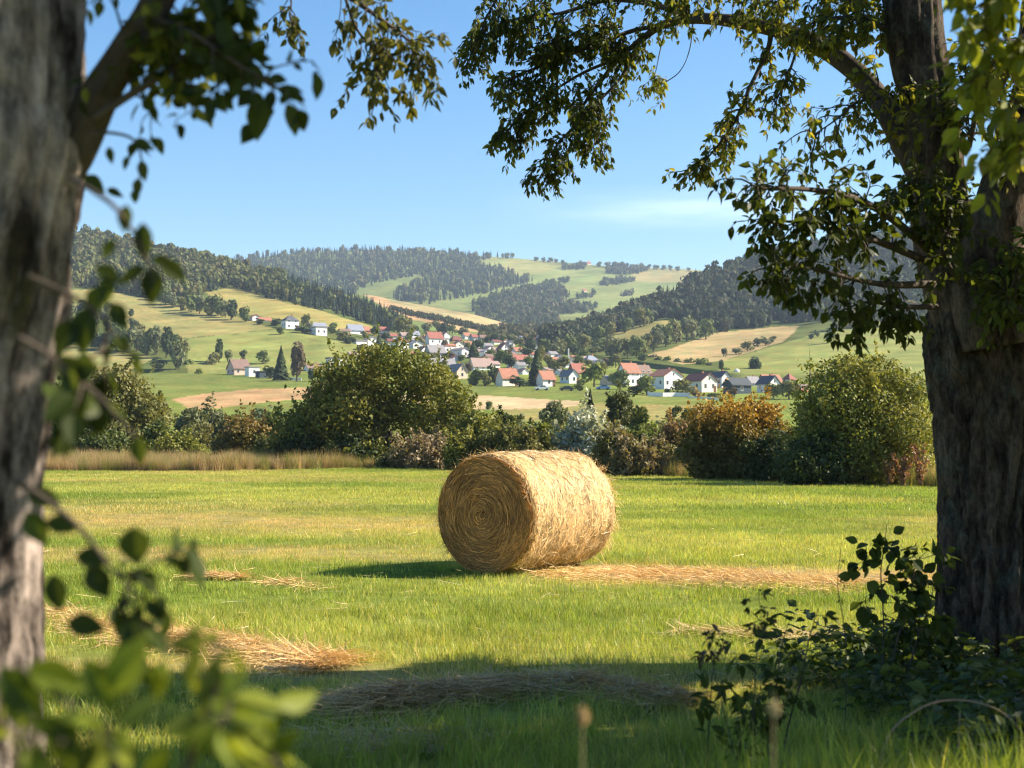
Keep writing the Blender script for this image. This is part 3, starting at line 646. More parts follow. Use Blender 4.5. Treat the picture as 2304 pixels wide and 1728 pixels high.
car(1357, 876, plain('car_blue', (.18, .32, .62), .35, spec=.5), 'blue and white car parked below the beige garage', 0.1)
car(1219, 877, plain('car_white', (.75, .75, .75), .35, spec=.5), 'white car parked at the field edge below the steep orange-roofed house', 0.2)
car(1275, 878, plain('car_dark', (.04, .04, .05), .35, spec=.5), 'dark car parked below the grey-sided gabled house', 0.0)

# ---------------------------------------------------------------- single trees of the valley
rngT = np.random.default_rng(77)
TC = {'green': (.125, .155, .045), 'dark': (.055, .078, .03), 'olive': (.165, .165, .055), 'grey': (.15, .165, .075), 'gold': (.24, .185, .06), 'bright': (.17, .20, .04), 'rust': (.125, .095, .055)}
_cr = {}
def crown_data(kind, colr, v):
    key = (kind, colr, v)
    if key not in _cr:
        rng = np.random.default_rng(abs(hash(kind)) % 1 + v * 13 + len(colr) * 7 + {'b': 0, 'c': 100, 'p': 200}[kind])
        V, F, m = broadleaf(rng, 420) if kind in 'bp' else conifer(rng, 16, 11)
        c = np.array(TC[colr]) * m[:, None] * (.85 + .3 * rng.random((len(m) // 4, 1)).repeat(4, 0))
        _cr[key] = mesh_data('crown', V, [F], c, M_FAR)
    return _cr[key]
_tb = MB(); _v, _f = tube([(0, 0, -.15), (0, 0, .2), (.02, 0, .55)], [.06, .04, .02], 7); _tb.add(_v, _f, (.10, .075, .05)); TRUNK = _tb.data('trunk', M_WOOD)
def far_tree(sx, sy, wpx, hpx, kind, colr, label, group=None, patches=None, name=None):
    q = hit(sx, sy, patches)
    if q is None: print('no ground', sx, sy); return
    s = q[1] / FPX; w, h = wpx * s, hpx * s
    o = empty(name or {'b': 'tree', 'p': 'tree', 'c': 'spruce'}[kind], q, rngT.random() * 6.28, label, 'tree' if kind != 'x' else 'bush', group)
    c = obj('crown', crown_data(kind, colr, int(rngT.integers(0, 3))), o); c.scale = (w * 1.3, w * 1.3, h * (1.0 if kind == 'c' else 1.08))
    t = obj('trunk', TRUNK, o); t.scale = (max(w, h * .4), max(w, h * .4), h)
    return o
def row(items, kind, cols, label, group, **k):
    for i, (x, y, w, h) in enumerate(items): far_tree(x, y, w, h, kind, cols[i % len(cols)], label, group, **k)
T1 = [  # single ones: base x, y, width, height
 (360, 832, 34, 26, 'b', 'dark', 'dark round bush at the field edge left of the dark-red-roofed cottage'),
 (396, 832, 32, 62, 'b', 'grey', 'tall grey green tree left of the dark-red-roofed cottage'),
 (422, 838, 26, 26, 'b', 'green', 'low green bush touching the left side of the dark-red-roofed cottage'),
 (446, 842, 18, 12, 'b', 'bright', 'small bush in front of the dark-red-roofed cottage'),
 (478, 838, 34, 44, 'b', 'olive', 'olive tree between the cottage and the brown barn'),
 (492, 815, 24, 48, 'b', 'dark', 'dark upright tree behind the gap between cottage and barn'),
 (512, 815, 18, 26, 'b', 'grey', 'grey green tree just left of the barn roof ridge'),
 (546, 812, 16, 22, 'b', 'dark', 'small dark tree behind the barn roof'),
 (592, 820, 26, 28, 'b', 'green', 'green tree behind the dark shed right of the barn'),
 (632, 856, 34, 78, 'c', 'dark', 'slimmer left one of the two tall dark spruces near the barn'),
 (668, 858, 42, 80, 'b', 'rust', 'broader brownish right one of the two tall dark trees near the barn'),
 (610, 852, 30, 26, 'b', 'dark', 'dark hedge bush left of the two tall dark spruces'),
 (703, 858, 28, 26, 'b', 'dark', 'dark bush right of the two tall dark spruces'),
 (294, 716, 16, 18, 'b', 'dark', 'lone dark bush on the upper left meadow'),
 (520, 722, 34, 42, 'b', 'dark', 'dark round tree at the lower tip of the left tree line'),
 (553, 726, 26, 34, 'b', 'green', 'green tree left of the highest white house'),
 (632, 755, 18, 16, 'b', 'green', 'small bush at the top corner of the green slope below the hipped white house'),
 (690, 741, 22, 30, 'b', 'olive', 'olive tree between the hipped white house and the cube house'),
 (620, 735, 24, 16, 'b', 'dark', 'dark garden bush left of the hipped white house'),
 (586, 732, 20, 12, 'b', 'green', 'garden bush in front of the low orange-roofed house'),
 (680, 752, 34, 16, 'b', 'dark', 'dark hedge at the shaded side of the white cube house'),
 (748, 752, 26, 24, 'b', 'green', 'green tree right of the white cube house'),
 (842, 756, 24, 20, 'b', 'dark', 'dark round tree between the rust-orange house and the small red roof'),
 (852, 786, 20, 36, 'c', 'dark', 'narrow dark spruce among the white gabled houses of the upper row'),
 (773, 770, 34, 24, 'b', 'olive', 'olive garden tree at the left edge of the upper village row'),
 (788, 776, 26, 18, 'b', 'dark', 'dark garden bush above the green slope'),
 (908, 756, 44, 40, 'b', 'olive', 'olive tree behind the tall white block with red hipped roof'),
 (893, 742, 34, 34, 'b', 'green', 'green tree at the lower end of the left forest'),
 (1065, 806, 26, 42, 'c', 'dark', 'dark spruce right of the white house with long dark side'),
 (1012, 806, 24, 14, 'b', 'rust', 'brownish bush below the white box house'),
 (975, 812, 30, 18, 'b', 'olive', 'olive bush in front of the big grey house'),
 (1125, 822, 34, 34, 'b', 'green', 'green tree right of the small dark red roof'),
 (1146, 828, 30, 32, 'b', 'dark', 'dark tree above the broad orange roof'),
 (1206, 866, 38, 82, 'c', 'dark', 'tallest dark spruce standing among the front village houses'),
 (1214, 842, 26, 62, 'b', 'olive', 'olive tree close behind the tallest dark spruce'),
 (1168, 868, 40, 24, 'b', 'dark', 'dark hedge in front of the broad orange-roofed beige house'),
 (1070, 866, 36, 36, 'b', 'green', 'round green tree in front of the grey gabled house'),
 (1090, 866, 26, 34, 'b', 'olive', 'paler round tree left of the beige house with broad orange roof'),
 (1114, 864, 30, 44, 'b', 'dark', 'dark tree touching the left wall of the beige house'),
 (1262, 840, 40, 36, 'b', 'olive', 'spreading olive tree between the steep orange roof and the red hipped roof'),
 (1337, 870, 50, 56, 'b', 'bright', 'large bright green tree right of the grey-sided gabled house'),
 (1306, 878, 28, 26, 'b', 'green', 'green bush in front of the grey-sided gabled house'),
 (1395, 876, 42, 40, 'b', 'green', 'green garden tree in front of the modern white house'),
 (1455, 888, 40, 40, 'b', 'bright', 'bright round tree left of the largest white gabled house'),
 (1433, 886, 40, 18, 'b', 'dark', 'dark clipped hedge in front of the modern white house'),
 (1537, 890, 46, 34, 'b', 'olive', 'olive tree in front of the largest white gabled house'),
 (1502, 889, 14, 14, 'b', 'green', 'small round tree at the left end of the garden wall'),
 (1564, 894, 22, 12, 'b', 'rust', 'reddish low bush between garden wall and cream gabled house'),
 (1610, 898, 36, 12, 'b', 'green', 'low green hedge below the cream gabled house'),
 (1696, 846, 34, 38, 'b', 'dark', 'lone dark tree behind the grey roofs on the right'),
 (1740, 898, 36, 30, 'b', 'green', 'green tree in front of the black-roofed white gable'),
 (1775, 900, 44, 40, 'b', 'olive', 'olive tree between the black-roofed gable and the brick kiosk'),
 (1652, 896, 20, 22, 'b', 'rust', 'rusty bush in front of the dark slate barn'),
 (1623, 835, 16, 22, 'b', 'dark', 'thin dark tree behind the pale grey gabled house'),
 (1098, 926, 18, 20, 'b', 'green', 'lone round bush on the pale field right of the big field tree'),
 (1385, 828, 22, 30, 'b', 'olive', 'olive tree left of the modern orange roof'),
 (1350, 840, 28, 26, 'b', 'olive', 'olive tree behind the large bright green tree'),
 (1870, 772, 24, 40, 'b', 'bright', 'slim yellow green tree on the right meadow beside the big trunk'),
]
for t in T1: far_tree(*t)
row([(352, 668, 26, 34), (372, 684, 28, 34), (392, 690, 26, 34), (411, 698, 26, 30), (430, 704, 30, 36), (449, 708, 30, 38), (470, 712, 30, 44), (491, 712, 34, 46), (507, 716, 26, 34)], 'b', ['olive', 'green', 'grey'],
    'tree in the row running down the upper left meadow below the forest', 'trees in the row down the left meadow')
row([(x, y, w, h) for x, y, w, h in [(130, 770, 34, 52), (160, 776, 34, 46), (186, 770, 36, 66), (205, 784, 30, 44), (226, 788, 40, 36), (216, 738, 34, 50), (244, 752, 34, 54), (262, 790, 34, 52), (287, 795, 36, 48), (270, 764, 32, 48), (308, 792, 34, 52), (320, 770, 30, 40), (332, 800, 34, 58), (352, 800, 30, 52), (374, 806, 36, 64), (350, 780, 30, 42), (408, 812, 30, 50), (385, 780, 30, 30), (300, 748, 26, 30), (180, 726, 34, 44), (150, 730, 34, 50), (240, 712, 26, 30)]], 'b', ['grey', 'olive', 'green', 'grey', 'dark'],
    'grey green tree in the dense belt below the upper left meadow', 'trees in the belt below the left meadow')
row([(1350, 790, 38, 32), (1375, 800, 38, 36), (1385, 806, 40, 44), (1412, 805, 34, 40), (1432, 806, 36, 46), (1450, 798, 40, 46), (1470, 790, 40, 50), (1476, 770, 26, 40), (1498, 778, 32, 50), (1522, 772, 34, 52), (1545, 768, 36, 52), (1562, 762, 22, 40), (1588, 764, 36, 44)], 'b', ['green', 'olive', 'grey', 'olive'],
    'tall rounded tree in the belt between the two right meadows', 'trees in the belt between the right meadows')
row([(1283, 790, 30, 36), (1310, 786, 32, 36), (1340, 778, 36, 44), (1366, 768, 36, 44), (1405, 752, 30, 36), (1440, 738, 34, 40), (1462, 732, 24, 34), (1260, 790, 30, 30)], 'b', ['green', 'olive'], 'tree standing before the lower edge of the right forest', 'trees along the lower edge of the right forest')
row([(1484, 824, 24, 22), (1500, 826, 20, 28), (1527, 830, 22, 22), (1550, 832, 24, 26), (1578, 836, 38, 34), (1597, 838, 24, 20), (1622, 842, 18, 16), (1636, 846, 26, 20), (1465, 818, 26, 18), (1444, 812, 26, 18)], 'b', ['green', 'bright', 'dark'], 'garden tree in the row behind the right-hand front houses', 'trees in the row behind the right-hand houses')
row([(1628, 803, 14, 18), (1656, 798, 24, 14), (1682, 790, 26, 20), (1705, 781, 20, 18), (1722, 778, 22, 20), (1738, 771, 20, 14), (1826, 764, 14, 12), (1840, 757, 14, 16)], 'b', ['dark', 'grey', 'olive'], 'hedgerow bush between the tan and the green right-hand meadows', 'hedgerow bushes between the right meadows')
row([(1890, 742, 46, 44), (1925, 738, 46, 44), (1962, 736, 50, 50), (2000, 734, 50, 54), (2040, 734, 50, 54), (2070, 736, 50, 54), (1850, 728, 24, 34)], 'b', ['olive', 'gold', 'grey'], 'pale yellowish tree at the foot of the right forest beside the big trunk', 'pale trees at the foot of the right forest')
row([(1131, 582, 9, 10), (1140, 583, 13, 13), (1154, 583, 11, 12), (1206, 588, 11, 10), (1222, 590, 10, 11), (1238, 592, 12, 12), (1252, 593, 9, 10), (1268, 595, 12, 10), (1308, 599, 12, 12), (1348, 601, 14, 12), (1366, 602, 14, 12), (1385, 604, 16, 14), (1405, 604, 12, 10), (1426, 605, 12, 10), (1445, 606, 13, 13), (1460, 606, 10, 11), (1478, 607, 16, 10), (1493, 608, 12, 11), (1508, 609, 12, 12), (1526, 610, 12, 11), (1550, 611, 9, 9)], 'b', ['grey', 'green'], 'small round tree on the skyline of the far hill', 'trees along the skyline of the far hill', patches=(FH,))
row([(935, 756, 26, 26), (958, 752, 22, 24), (985, 748, 26, 24), (1000, 752, 22, 28), (1018, 754, 20, 20), (1045, 762, 30, 22), (1080, 766, 24, 18), (1110, 772, 26, 20), (1130, 774, 22, 18), (1150, 776, 26, 22), (1170, 780, 24, 18), (1195, 790, 34, 30), (1222, 796, 34, 34), (1246, 800, 34, 30), (1265, 798, 24, 30), (1290, 800, 28, 24), (1310, 806, 26, 22), (1335, 800, 26, 20), (1200, 768, 20, 16), (1160, 762, 18, 14), (1112, 757, 12, 10), (1092, 745, 12, 9)], 'b', ['green', 'grey', 'olive', 'dark'], 'tree behind the back rows of village roofs under the valley hills', 'trees behind the back rows of the village')
row([(870, 770, 24, 22), (920, 772, 22, 24), (945, 776, 20, 18), (1000, 786, 22, 20), (1075, 790, 24, 26), (1105, 806, 24, 18), (1085, 824, 28, 20), (1140, 812, 26, 24), (1185, 806, 30, 22), (1190, 830, 26, 26), (1235, 826, 30, 26), (1246, 858, 14, 20), (1270, 850, 18, 18), (1300, 826, 28, 24), (1325, 830, 26, 20), (1365, 826, 22, 20), (955, 808, 24, 16), (1036, 812, 22, 14), (1060, 800, 18, 16), (1055, 842, 24, 22), (995, 826, 22, 14), (880, 806, 28, 18), (820, 762, 18, 16), (815, 790, 24, 14), (812, 748, 14, 12), (1150, 788, 14, 14), (1050, 790, 18, 20)], 'b', ['dark', 'green', 'olive', 'rust'], 'garden tree squeezed between the close-set village houses', 'garden trees between the village houses')
# ---------------------------------------------------------------- hedge of shrubs and trees at the far edge of the field
def gdist(sy): return CAMZ * FPX / (sy - HORIZON)
def blobs(rng, W, H, D, nb, z0=.06, shape='dome'):
    """sub-crowns (centre, radius) spread through a W x D x H envelope standing on the ground"""
    out, used = [], []; jt = rng.random(64) * .5 + .68
    for i in range(nb):
        cand = []
        for _ in range(60):
            u = rng.uniform(-1, 1, 3); z = (u[2] + 1) / 2
            if shape == 'dome': e = math.sqrt(max(0, 1 - (max(z - .25, 0) / .78) ** 2)) * (.82 + .18 * min(z / .25, 1))
            elif shape == 'tree': e = math.sqrt(max(0, 1 - ((z - .55) / .47) ** 2))
            elif shape == 'cone': e = 1 - z * .95
            else: e = .9 - .3 * z
            if math.hypot(u[0], u[1]) <= e * jt[int((math.atan2(u[1], u[0]) + 3.1416) * 1.6) + 12 * int(z * 4.99) % 48]: cand.append((min([np.linalg.norm((u - q) * [1, 1, .8]) for q in used], default=1) * (1 + .3 * rng.random()), u, z))
            if len(cand) > 9: break
        _, u, z = max(cand, key=lambda q: q[0]); used.append(u)
        r = rng.uniform(.6, 1.5) * .56 * (W * D * H / nb) ** (1 / 3)
        out.append((u[0] * (W / 2 - r * .7), u[1] * (D / 2 - r * .7), max(z * (H - r * .8), z0 * H + r * .4), r))
    return np.array(out)
def foliage(rng, B, n, size, pal, out=.45, fill=.22, asp=1.6, top=None, hmax=1.0, shoots=0, flat=.85):
    k = rng.choice(len(B), n, p=B[:, 3] ** 2 / (B[:, 3] ** 2).sum()); d = rng.normal(size=(n, 3)); d /= np.linalg.norm(d, axis=1)[:, None]
    rr = np.where(rng.random(n) < fill, rng.random(n) * .8, 1 - .25 * rng.random(n) ** 1.5) * (1 + .12 * rng.normal(size=n))
    c = B[k, :3] + d * (B[k, 3] * rr)[:, None] * [1, 1, flat]
    if shoots:
        for j in range(shoots):     # leafy twigs poking out of the outline
            b = B[rng.integers(len(B))]; u = rng.normal(size=3) + [0, 0, 1.3]; u /= np.linalg.norm(u); L = b[3] * rng.uniform(.5, 1.6); m = rng.integers(16, 44)
            t = rng.random(m)[:, None]; q = b[:3] + u * b[3] * .8 + u * L * t + rng.normal(size=(m, 3)) * size * (1.25 - t) * .9
            c = np.vstack([c, q]); d = np.vstack([d, np.tile(u, (m, 1))]); k = np.r_[k, np.zeros(m, int)]
    c[:, 2] = np.maximum(c[:, 2], size * .4); n = len(c)
    V, F = quads(rng, c, np.full(n, size), d, out, asp)
    pal = np.array(pal); hue = pal[rng.integers(0, len(pal), len(B))][k]; own = pal[rng.integers(0, len(pal), n)]
    col = (hue * .6 + own * .4) * (.7 + .6 * rng.random((n, 1)))
    if top is not None:      # leaves already turned in the upper crown
        f = sstep(.45, .85, c[:, 2] / hmax + .25 * (rng.random(n) - .5))[:, None]; col = col * (1 - f) + np.array(top) * (.7 + .6 * rng.random((n, 1))) * f
    return V, F, col.repeat(4, 0)
def limbs(rng, B, H, r0, nl, z0=0.0, fork=.3):
    mb = MB(); base = np.array([0, 0, -.2])
    V, F = tube(crom([base, (r0 * .5, 0, H * fork * .5), (0, r0, H * fork)], 8), np.linspace(r0 * 1.25, r0 * .8, 8), 9); mb.add(V, F, (.075, .058, .042))
    idx = rng.choice(len(B), min(nl, len(B)), replace=False)
    for i in idx:
        e = B[i, :3]; s = np.array([0, r0 * .5, H * fork * rng.uniform(.6, 1)]); m = s * .45 + e * .55 + np.array([0, 0, .12 * H]) * rng.uniform(-.3, .8) - np.r_[e[:2], 0] * .12
        V, F = tube(crom([s, m, e, e + (e - m) * .4], 14), np.linspace(r0 * .55, r0 * .06, 14), 6); mb.add(V, F, (.085, .066, .048))
        for j in range(3):
            a = s + (e - s) * rng.uniform(.4, .9); b = a + rng.normal(size=3) * H * .14 + [0, 0, .08 * H]
            V, F = tube(crom([a, (a + b) / 2 + rng.normal(size=3) * .1, b], 6), np.linspace(r0 * .2, r0 * .04, 6), 5); mb.add(V, F, (.085, .066, .048))
    return mb
def plant(sx, stop, wpx, Y, pal, label, name='shrub', n=5000, size=.17, nb=22, shape='dome', seed=0, depth=.8, cat=None, z=0.0, zb=None, top=None, shoots=0, trunk=None, out=.45, fill=.22, group=None, B=None, asp=1.6):
    rng = np.random.default_rng(seed + int(sx) * 7 + int(stop)); p = P(sx, stop, Y); H = p[2] - z; Wd = 1.06 * wpx * Y / FPX; D = Wd * depth; n = int(n * 1.9); shoots = int(shoots * 1.7) + 8; size = size * .66; pal = np.array(pal) * 1.42; top = None if top is None else np.array(top) * 1.3
    o = empty(name, (p[0], Y, z), 0, label, cat or name.split('_')[-1], group)
    if B is None: B = blobs(rng, Wd, H, D, nb, shape=shape)
    V, F, c = foliage(rng, B, n, size, pal, out, fill, asp, top, H, shoots)
    obj('crown' if trunk else 'foliage', mesh_data('crown', V, [F], c, M_FOL), o)
    r = trunk or .05; limbs(rng, B, H, r, 7 if trunk else 5, fork=.3 if trunk else .12).build('trunk' if trunk else 'stem', M_WOOD, o, True)
    return o, B
pG, pD, pO, pY = [(.075, .095, .022), (.06, .08, .02), (.09, .10, .025)], [(.035, .05, .014), (.045, .06, .016), (.03, .042, .014)], [(.10, .10, .03), (.085, .09, .028), (.12, .105, .035)], [(.15, .155, .03), (.12, .14, .025), (.17, .16, .035)]
pBr, pRd, pSi, pGr = [(.16, .125, .065), (.135, .12, .05), (.18, .14, .075)], [(.15, .095, .045), (.13, .10, .04), (.11, .11, .035)], [(.36, .37, .31), (.30, .31, .25), (.22, .23, .16)], [(.11, .12, .055), (.095, .105, .05), (.12, .12, .06)]
# left part
plant(270, 802, 218, 100, [(.10, .105, .03), (.085, .095, .027), (.12, .115, .035)], 'broad round oak at the far field edge beside the left trunk', 'oak_tree', 15000, .27, 46, 'dome', 1, .9, 'tree', trunk=.35, shoots=30)
plant(150, 850, 110, 104, pD + pG, 'dark ragged tree half behind the left trunk', 'tree', 5000, .27, 22, 'dome', 2, trunk=.2, shoots=14)
plant(160, 940, 150, 97, pD, 'dark low thicket under the left side of the round oak', 'shrub', 5000, .24, 20, seed=3)
plant(235, 965, 130, 95, pD + pG, 'dark green shrub at the foot of the round oak', 'shrub', 3500, .22, 16, seed=31)
plant(352, 945, 90, 96, pG, 'mid green shrub right of the foot of the round oak', 'shrub', 3500, .22, 16, seed=4)
plant(403, 972, 120, 93, pY, 'yellow green rounded shrub between the oak and the brown-topped thicket', 'shrub', 4500, .18, 20, seed=5, shoots=10)
for i, (x, t, w, Y, pl, lb) in enumerate([(425, 900, 80, 150, pGr, 'grey green tree just right of the round oak'), (480, 905, 90, 155, pGr, 'grey green tree in the gap left of the brown-topped thicket'), (520, 925, 100, 145, pO, 'olive bush below the grey green trees of the gap'), (450, 940, 110, 140, pO, 'olive undergrowth bush above the yellow green shrub'), (575, 903, 80, 170, [(.06, .085, .035), (.05, .07, .03)], 'dark blue green tree against the brown stubble field'), (600, 925, 90, 160, pGr, 'grey green bush below the dark blue green tree')]):
    plant(x, t, w, Y, pl, lb, 'tree' if 'tree' in lb else 'bush', 3000, .36, 18, 'dome', 6 + i, z=-.8, trunk=.15)
plant(560, 938, 175, 86, [(.085, .075, .02), (.06, .065, .017), (.11, .085, .022)], 'brown-topped dark thicket left of the big field tree', 'shrub', 8000, .2, 30, seed=12, top=(.15, .105, .028), shoots=16)
plant(640, 920, 130, 88, pG, 'yellowish green shrub between thicket and big field tree', 'shrub', 5000, .2, 22, seed=13, shoots=14)
plant(722, 845, 100, 92, [(.14, .13, .055), (.16, .145, .065), (.11, .11, .045)], 'pale airy tree at the left shoulder of the big field tree', 'tree', 4200, .22, 20, 'tree', 14, trunk=.14, fill=.12)
# the big tree in the middle: sub-crowns laid so that gaps show its limbs
def big_tree():
    rng = np.random.default_rng(5); Y = 76; k = Y / FPX
    spots = [(790, 835, 42), (840, 815, 46), (890, 812, 46), (940, 830, 44), (985, 855, 44), (1015, 890, 44), (1030, 930, 40), (760, 880, 44), (730, 925, 46), (700, 965, 44), (720, 1000, 44), (780, 1000, 50), (840, 1005, 46), (690, 1005, 40),
             (800, 925, 50), (850, 870, 34), (905, 860, 30), (960, 915, 34), (985, 965, 40), (930, 980, 34), (835, 960, 40), (760, 955, 50), (1005, 985, 40), (955, 870, 30), (810, 870, 36), (875, 900, 26), (925, 925, 26), (850, 945, 26), (900, 945, 24), (845, 905, 24), (935, 890, 24), (880, 880, 34), (910, 905, 34), (865, 960, 34), (915, 950, 34), (850, 920, 34), (950, 935, 34), (830, 890, 32), (700, 940, 40), (660, 985, 40), (665, 1015, 34), (745, 840, 26), (1050, 915, 22), (775, 850, 30), (1040, 985, 36), (900, 1005, 34), (865, 930, 24)]
    B = []
    for x, y, r in spots:
        p = P(x, y, Y)
        for dy in ((-.9, .9) if r > 40 else (rng.uniform(-.8, .8),)):
            B.append((p[0] - P(872, 1000, Y)[0] + rng.normal() * .15, dy * 2.2 + rng.normal() * .4, max(p[2], .5) + rng.normal() * .1, r * k * rng.uniform(.9, 1.1)))
    B = np.array(B)
    plant(872, 797, 420, Y, [(.125, .125, .022), (.10, .11, .02), (.15, .14, .028), (.085, .10, .02)], 'big spreading olive green tree in the middle of the hedge', 'tree', 22000, .185, 0, 'tree', 15, cat='tree', trunk=.26, B=B, shoots=46, fill=.15)
big_tree()
plant(690, 955, 130, 74, pD, 'dark shrub under the left side of the big field tree', 'shrub', 5000, .19, 20, seed=16)
plant(790, 975, 150, 73, pD, 'blackish shrub in front of the big field tree trunk', 'shrub', 5000, .18, 20, seed=17, shoots=8)
plant(965, 972, 165, 69, [(.19, .14, .085), (.15, .12, .06), (.21, .16, .10)], 'pinkish brown seeding shrub below the right side of the big field tree', 'shrub', 6500, .15, 26, seed=18, shoots=22, out=.3)
plant(895, 1010, 90, 70, pO, 'low olive shrub left of the pinkish brown one', 'shrub', 2500, .15, 14, seed=19, shoots=10)
plant(1075, 925, 150, 70, [(.15, .15, .03), (.12, .13, .028), (.14, .12, .035)], 'yellow green shrub mass behind the bale, left part', 'shrub', 7000, .17, 26, seed=20, shoots=26)
plant(1135, 935, 140, 66, pO + pY[:1], 'olive seeding shrub directly behind the bale top', 'shrub', 6000, .16, 24, seed=21, shoots=26)
plant(1140, 914, 60, 82, pD + pG[:1], 'small dark tree poking up behind the olive shrub', 'tree', 2500, .22, 14, seed=22, trunk=.12, shoots=8)
plant(1180, 920, 50, 84, pG, 'small olive tree beside the small dark one', 'tree', 1800, .2, 12, seed=23, trunk=.1)
plant(1230, 943, 110, 66, [(.10, .115, .02), (.075, .095, .018), (.13, .13, .025)], 'dark yellow green bush left of the silvery willow', 'bush', 5500, .17, 22, seed=24, shoots=10)
plant(1245, 899, 70, 140, pGr, 'grey green tree alone before the pale stubble field', 'tree', 2600, .36, 18, 'dome', 25, z=-.5, trunk=.15)
plant(1335, 922, 165, 64, pSi, 'silvery grey willow shrub behind the right end of the bale', 'shrub', 7500, .15, 28, seed=26, shoots=40, out=.3, asp=2.4)
def spruce(sx, stop, wpx, Y, label):
    rng = np.random.default_rng(int(sx)); p = P(sx, stop, Y); o = empty('spruce', (p[0], Y, -.3), 0, label, 'tree'); H = p[2] + .3; w = wpx * Y / FPX
    mb = MB()
    V, F, m = conifer(rng, 30, 16); V = V + rng.normal(size=V.shape) * [.012, .012, .006]; mb.add(V * [w, w, H], F, np.array((.030, .042, .014)) * m[:, None])
    mb.build('crown', M_FOL, o); t = MB(); V, F = tube([(0, 0, -.2), (0, 0, H * .95)], [.14, .02], 7); t.add(V, F, (.07, .05, .035)); t.build('trunk', M_WOOD, o)
spruce(1328, 880, 66, 105, 'small dark pointed spruce behind the silvery willow')
plant(1395, 872, 76, 108, [(.05, .06, .018), (.065, .07, .02)], 'dark rounded tree right of the small pointed spruce', 'tree', 5000, .24, 24, 'dome', 27, trunk=.15, shoots=14)
plant(1440, 908, 40, 100, pG, 'little green tree right of the dark rounded tree', 'tree', 1600, .22, 12, seed=28, trunk=.08)
plant(1385, 962, 130, 60, pBr + pO, 'brown and olive shrub behind the bale right shoulder', 'shrub', 6500, .15, 26, seed=29, shoots=24, out=.3)
plant(1440, 958, 70, 61, pG, 'green upright shrub between brown ones right of the bale', 'shrub', 3200, .15, 16, seed=30, shoots=12)
plant(1470, 940, 70, 63, [(.09, .12, .022), (.11, .13, .028)], 'fresh green pointed bush before the reddish shrub', 'bush', 3500, .15, 16, seed=32, shoots=14)
plant(1530, 946, 120, 60, pRd + pBr, 'reddish brown shrub left of the orange-leaved shrub', 'shrub', 7000, .14, 26, seed=33, top=(.17, .11, .05), shoots=28, out=.3)
plant(1435, 990, 110, 57, pBr, 'low brown seeding shrub at the field edge right of the bale', 'shrub', 4500, .13, 20, seed=34, shoots=26, out=.25)
plant(1520, 905, 44, 120, pGr, 'small grey green bush before the far green strip', 'bush', 1600, .3, 12, seed=35)
plant(1552, 900, 50, 125, pG, 'green bush beside the small grey green one before the far green strip', 'bush', 1600, .3, 12, seed=36)
for i, (x, t) in enumerate([(1010, 940), (1600, 920), (1200, 955), (1470, 930), (1300, 945)]):
    plant(x, t, 150, 110, pO + pGr, ['olive scrub behind the pinkish brown shrub', 'olive scrub behind the orange-leaved shrub', 'olive scrub behind the dark yellow green bush', 'olive scrub behind the fresh green bush', 'olive scrub behind the silvery willow'][i], 'bush', 2500, .28, 18, seed=37 + i)
for x, t, w, Y, pl, lb in [(1060, 968, 120, 66, pY + pO, 'yellowish scrub right beside the pinkish brown shrub'), (1195, 960, 110, 63, pO, 'olive scrub showing above the middle of the bale'), (1480, 985, 110, 58, pO + pBr, 'olive brown scrub at the foot of the fresh green bush'), (1560, 975, 100, 57, pRd + pO, 'rusty scrub at the left foot of the orange-leaved shrub'), (620, 975, 120, 80, pG + pO, 'olive scrub at the left foot of the big field tree')]:
    plant(x, t, w, Y, pl, lb, 'bush', 4200, .15, 20, seed=61, shoots=24, out=.35)
for x, t, w, lb in [(1822, 772, 34, 'slender leafy shoot standing up from the left top of the large right shrub'), (1868, 790, 30, 'shorter leafy shoot next to the slender one on the large right shrub')]:
    plant(x, t, w, 46.5, [(.17, .18, .03), (.14, .15, .028)], lb, 'sapling', 900, .12, 12, 'cone', seed=70, shoots=10, depth=1)
# right part, nearer
plant(1660, 893, 260, 52, [(.085, .075, .018), (.07, .07, .018), (.10, .08, .02)], 'orange and gold autumn shrub left of the large right shrub', 'shrub', 17000, .125, 46, seed=50, top=(.27, .165, .032), shoots=90, depth=.7)
plant(1745, 965, 150, 50, pD, 'dark shrub filling the gap between orange shrub and large right shrub', 'shrub', 5000, .13, 20, seed=51)
plant(1940, 785, 330, 47, [(.16, .165, .03), (.13, .135, .026), (.20, .19, .045), (.10, .11, .022)], 'large tall grey green shrub beside the right trunk', 'shrub', 24000, .105, 60, seed=52, shoots=90, depth=.8, asp=1.8)
plant(1830, 960, 170, 46, pD, 'dark lower thicket at the left foot of the large right shrub', 'shrub', 6000, .12, 22, seed=53)
plant(2060, 930, 200, 50, pD + pG, 'dark shrub between large right shrub and right trunk', 'shrub', 6000, .13, 24, seed=54)
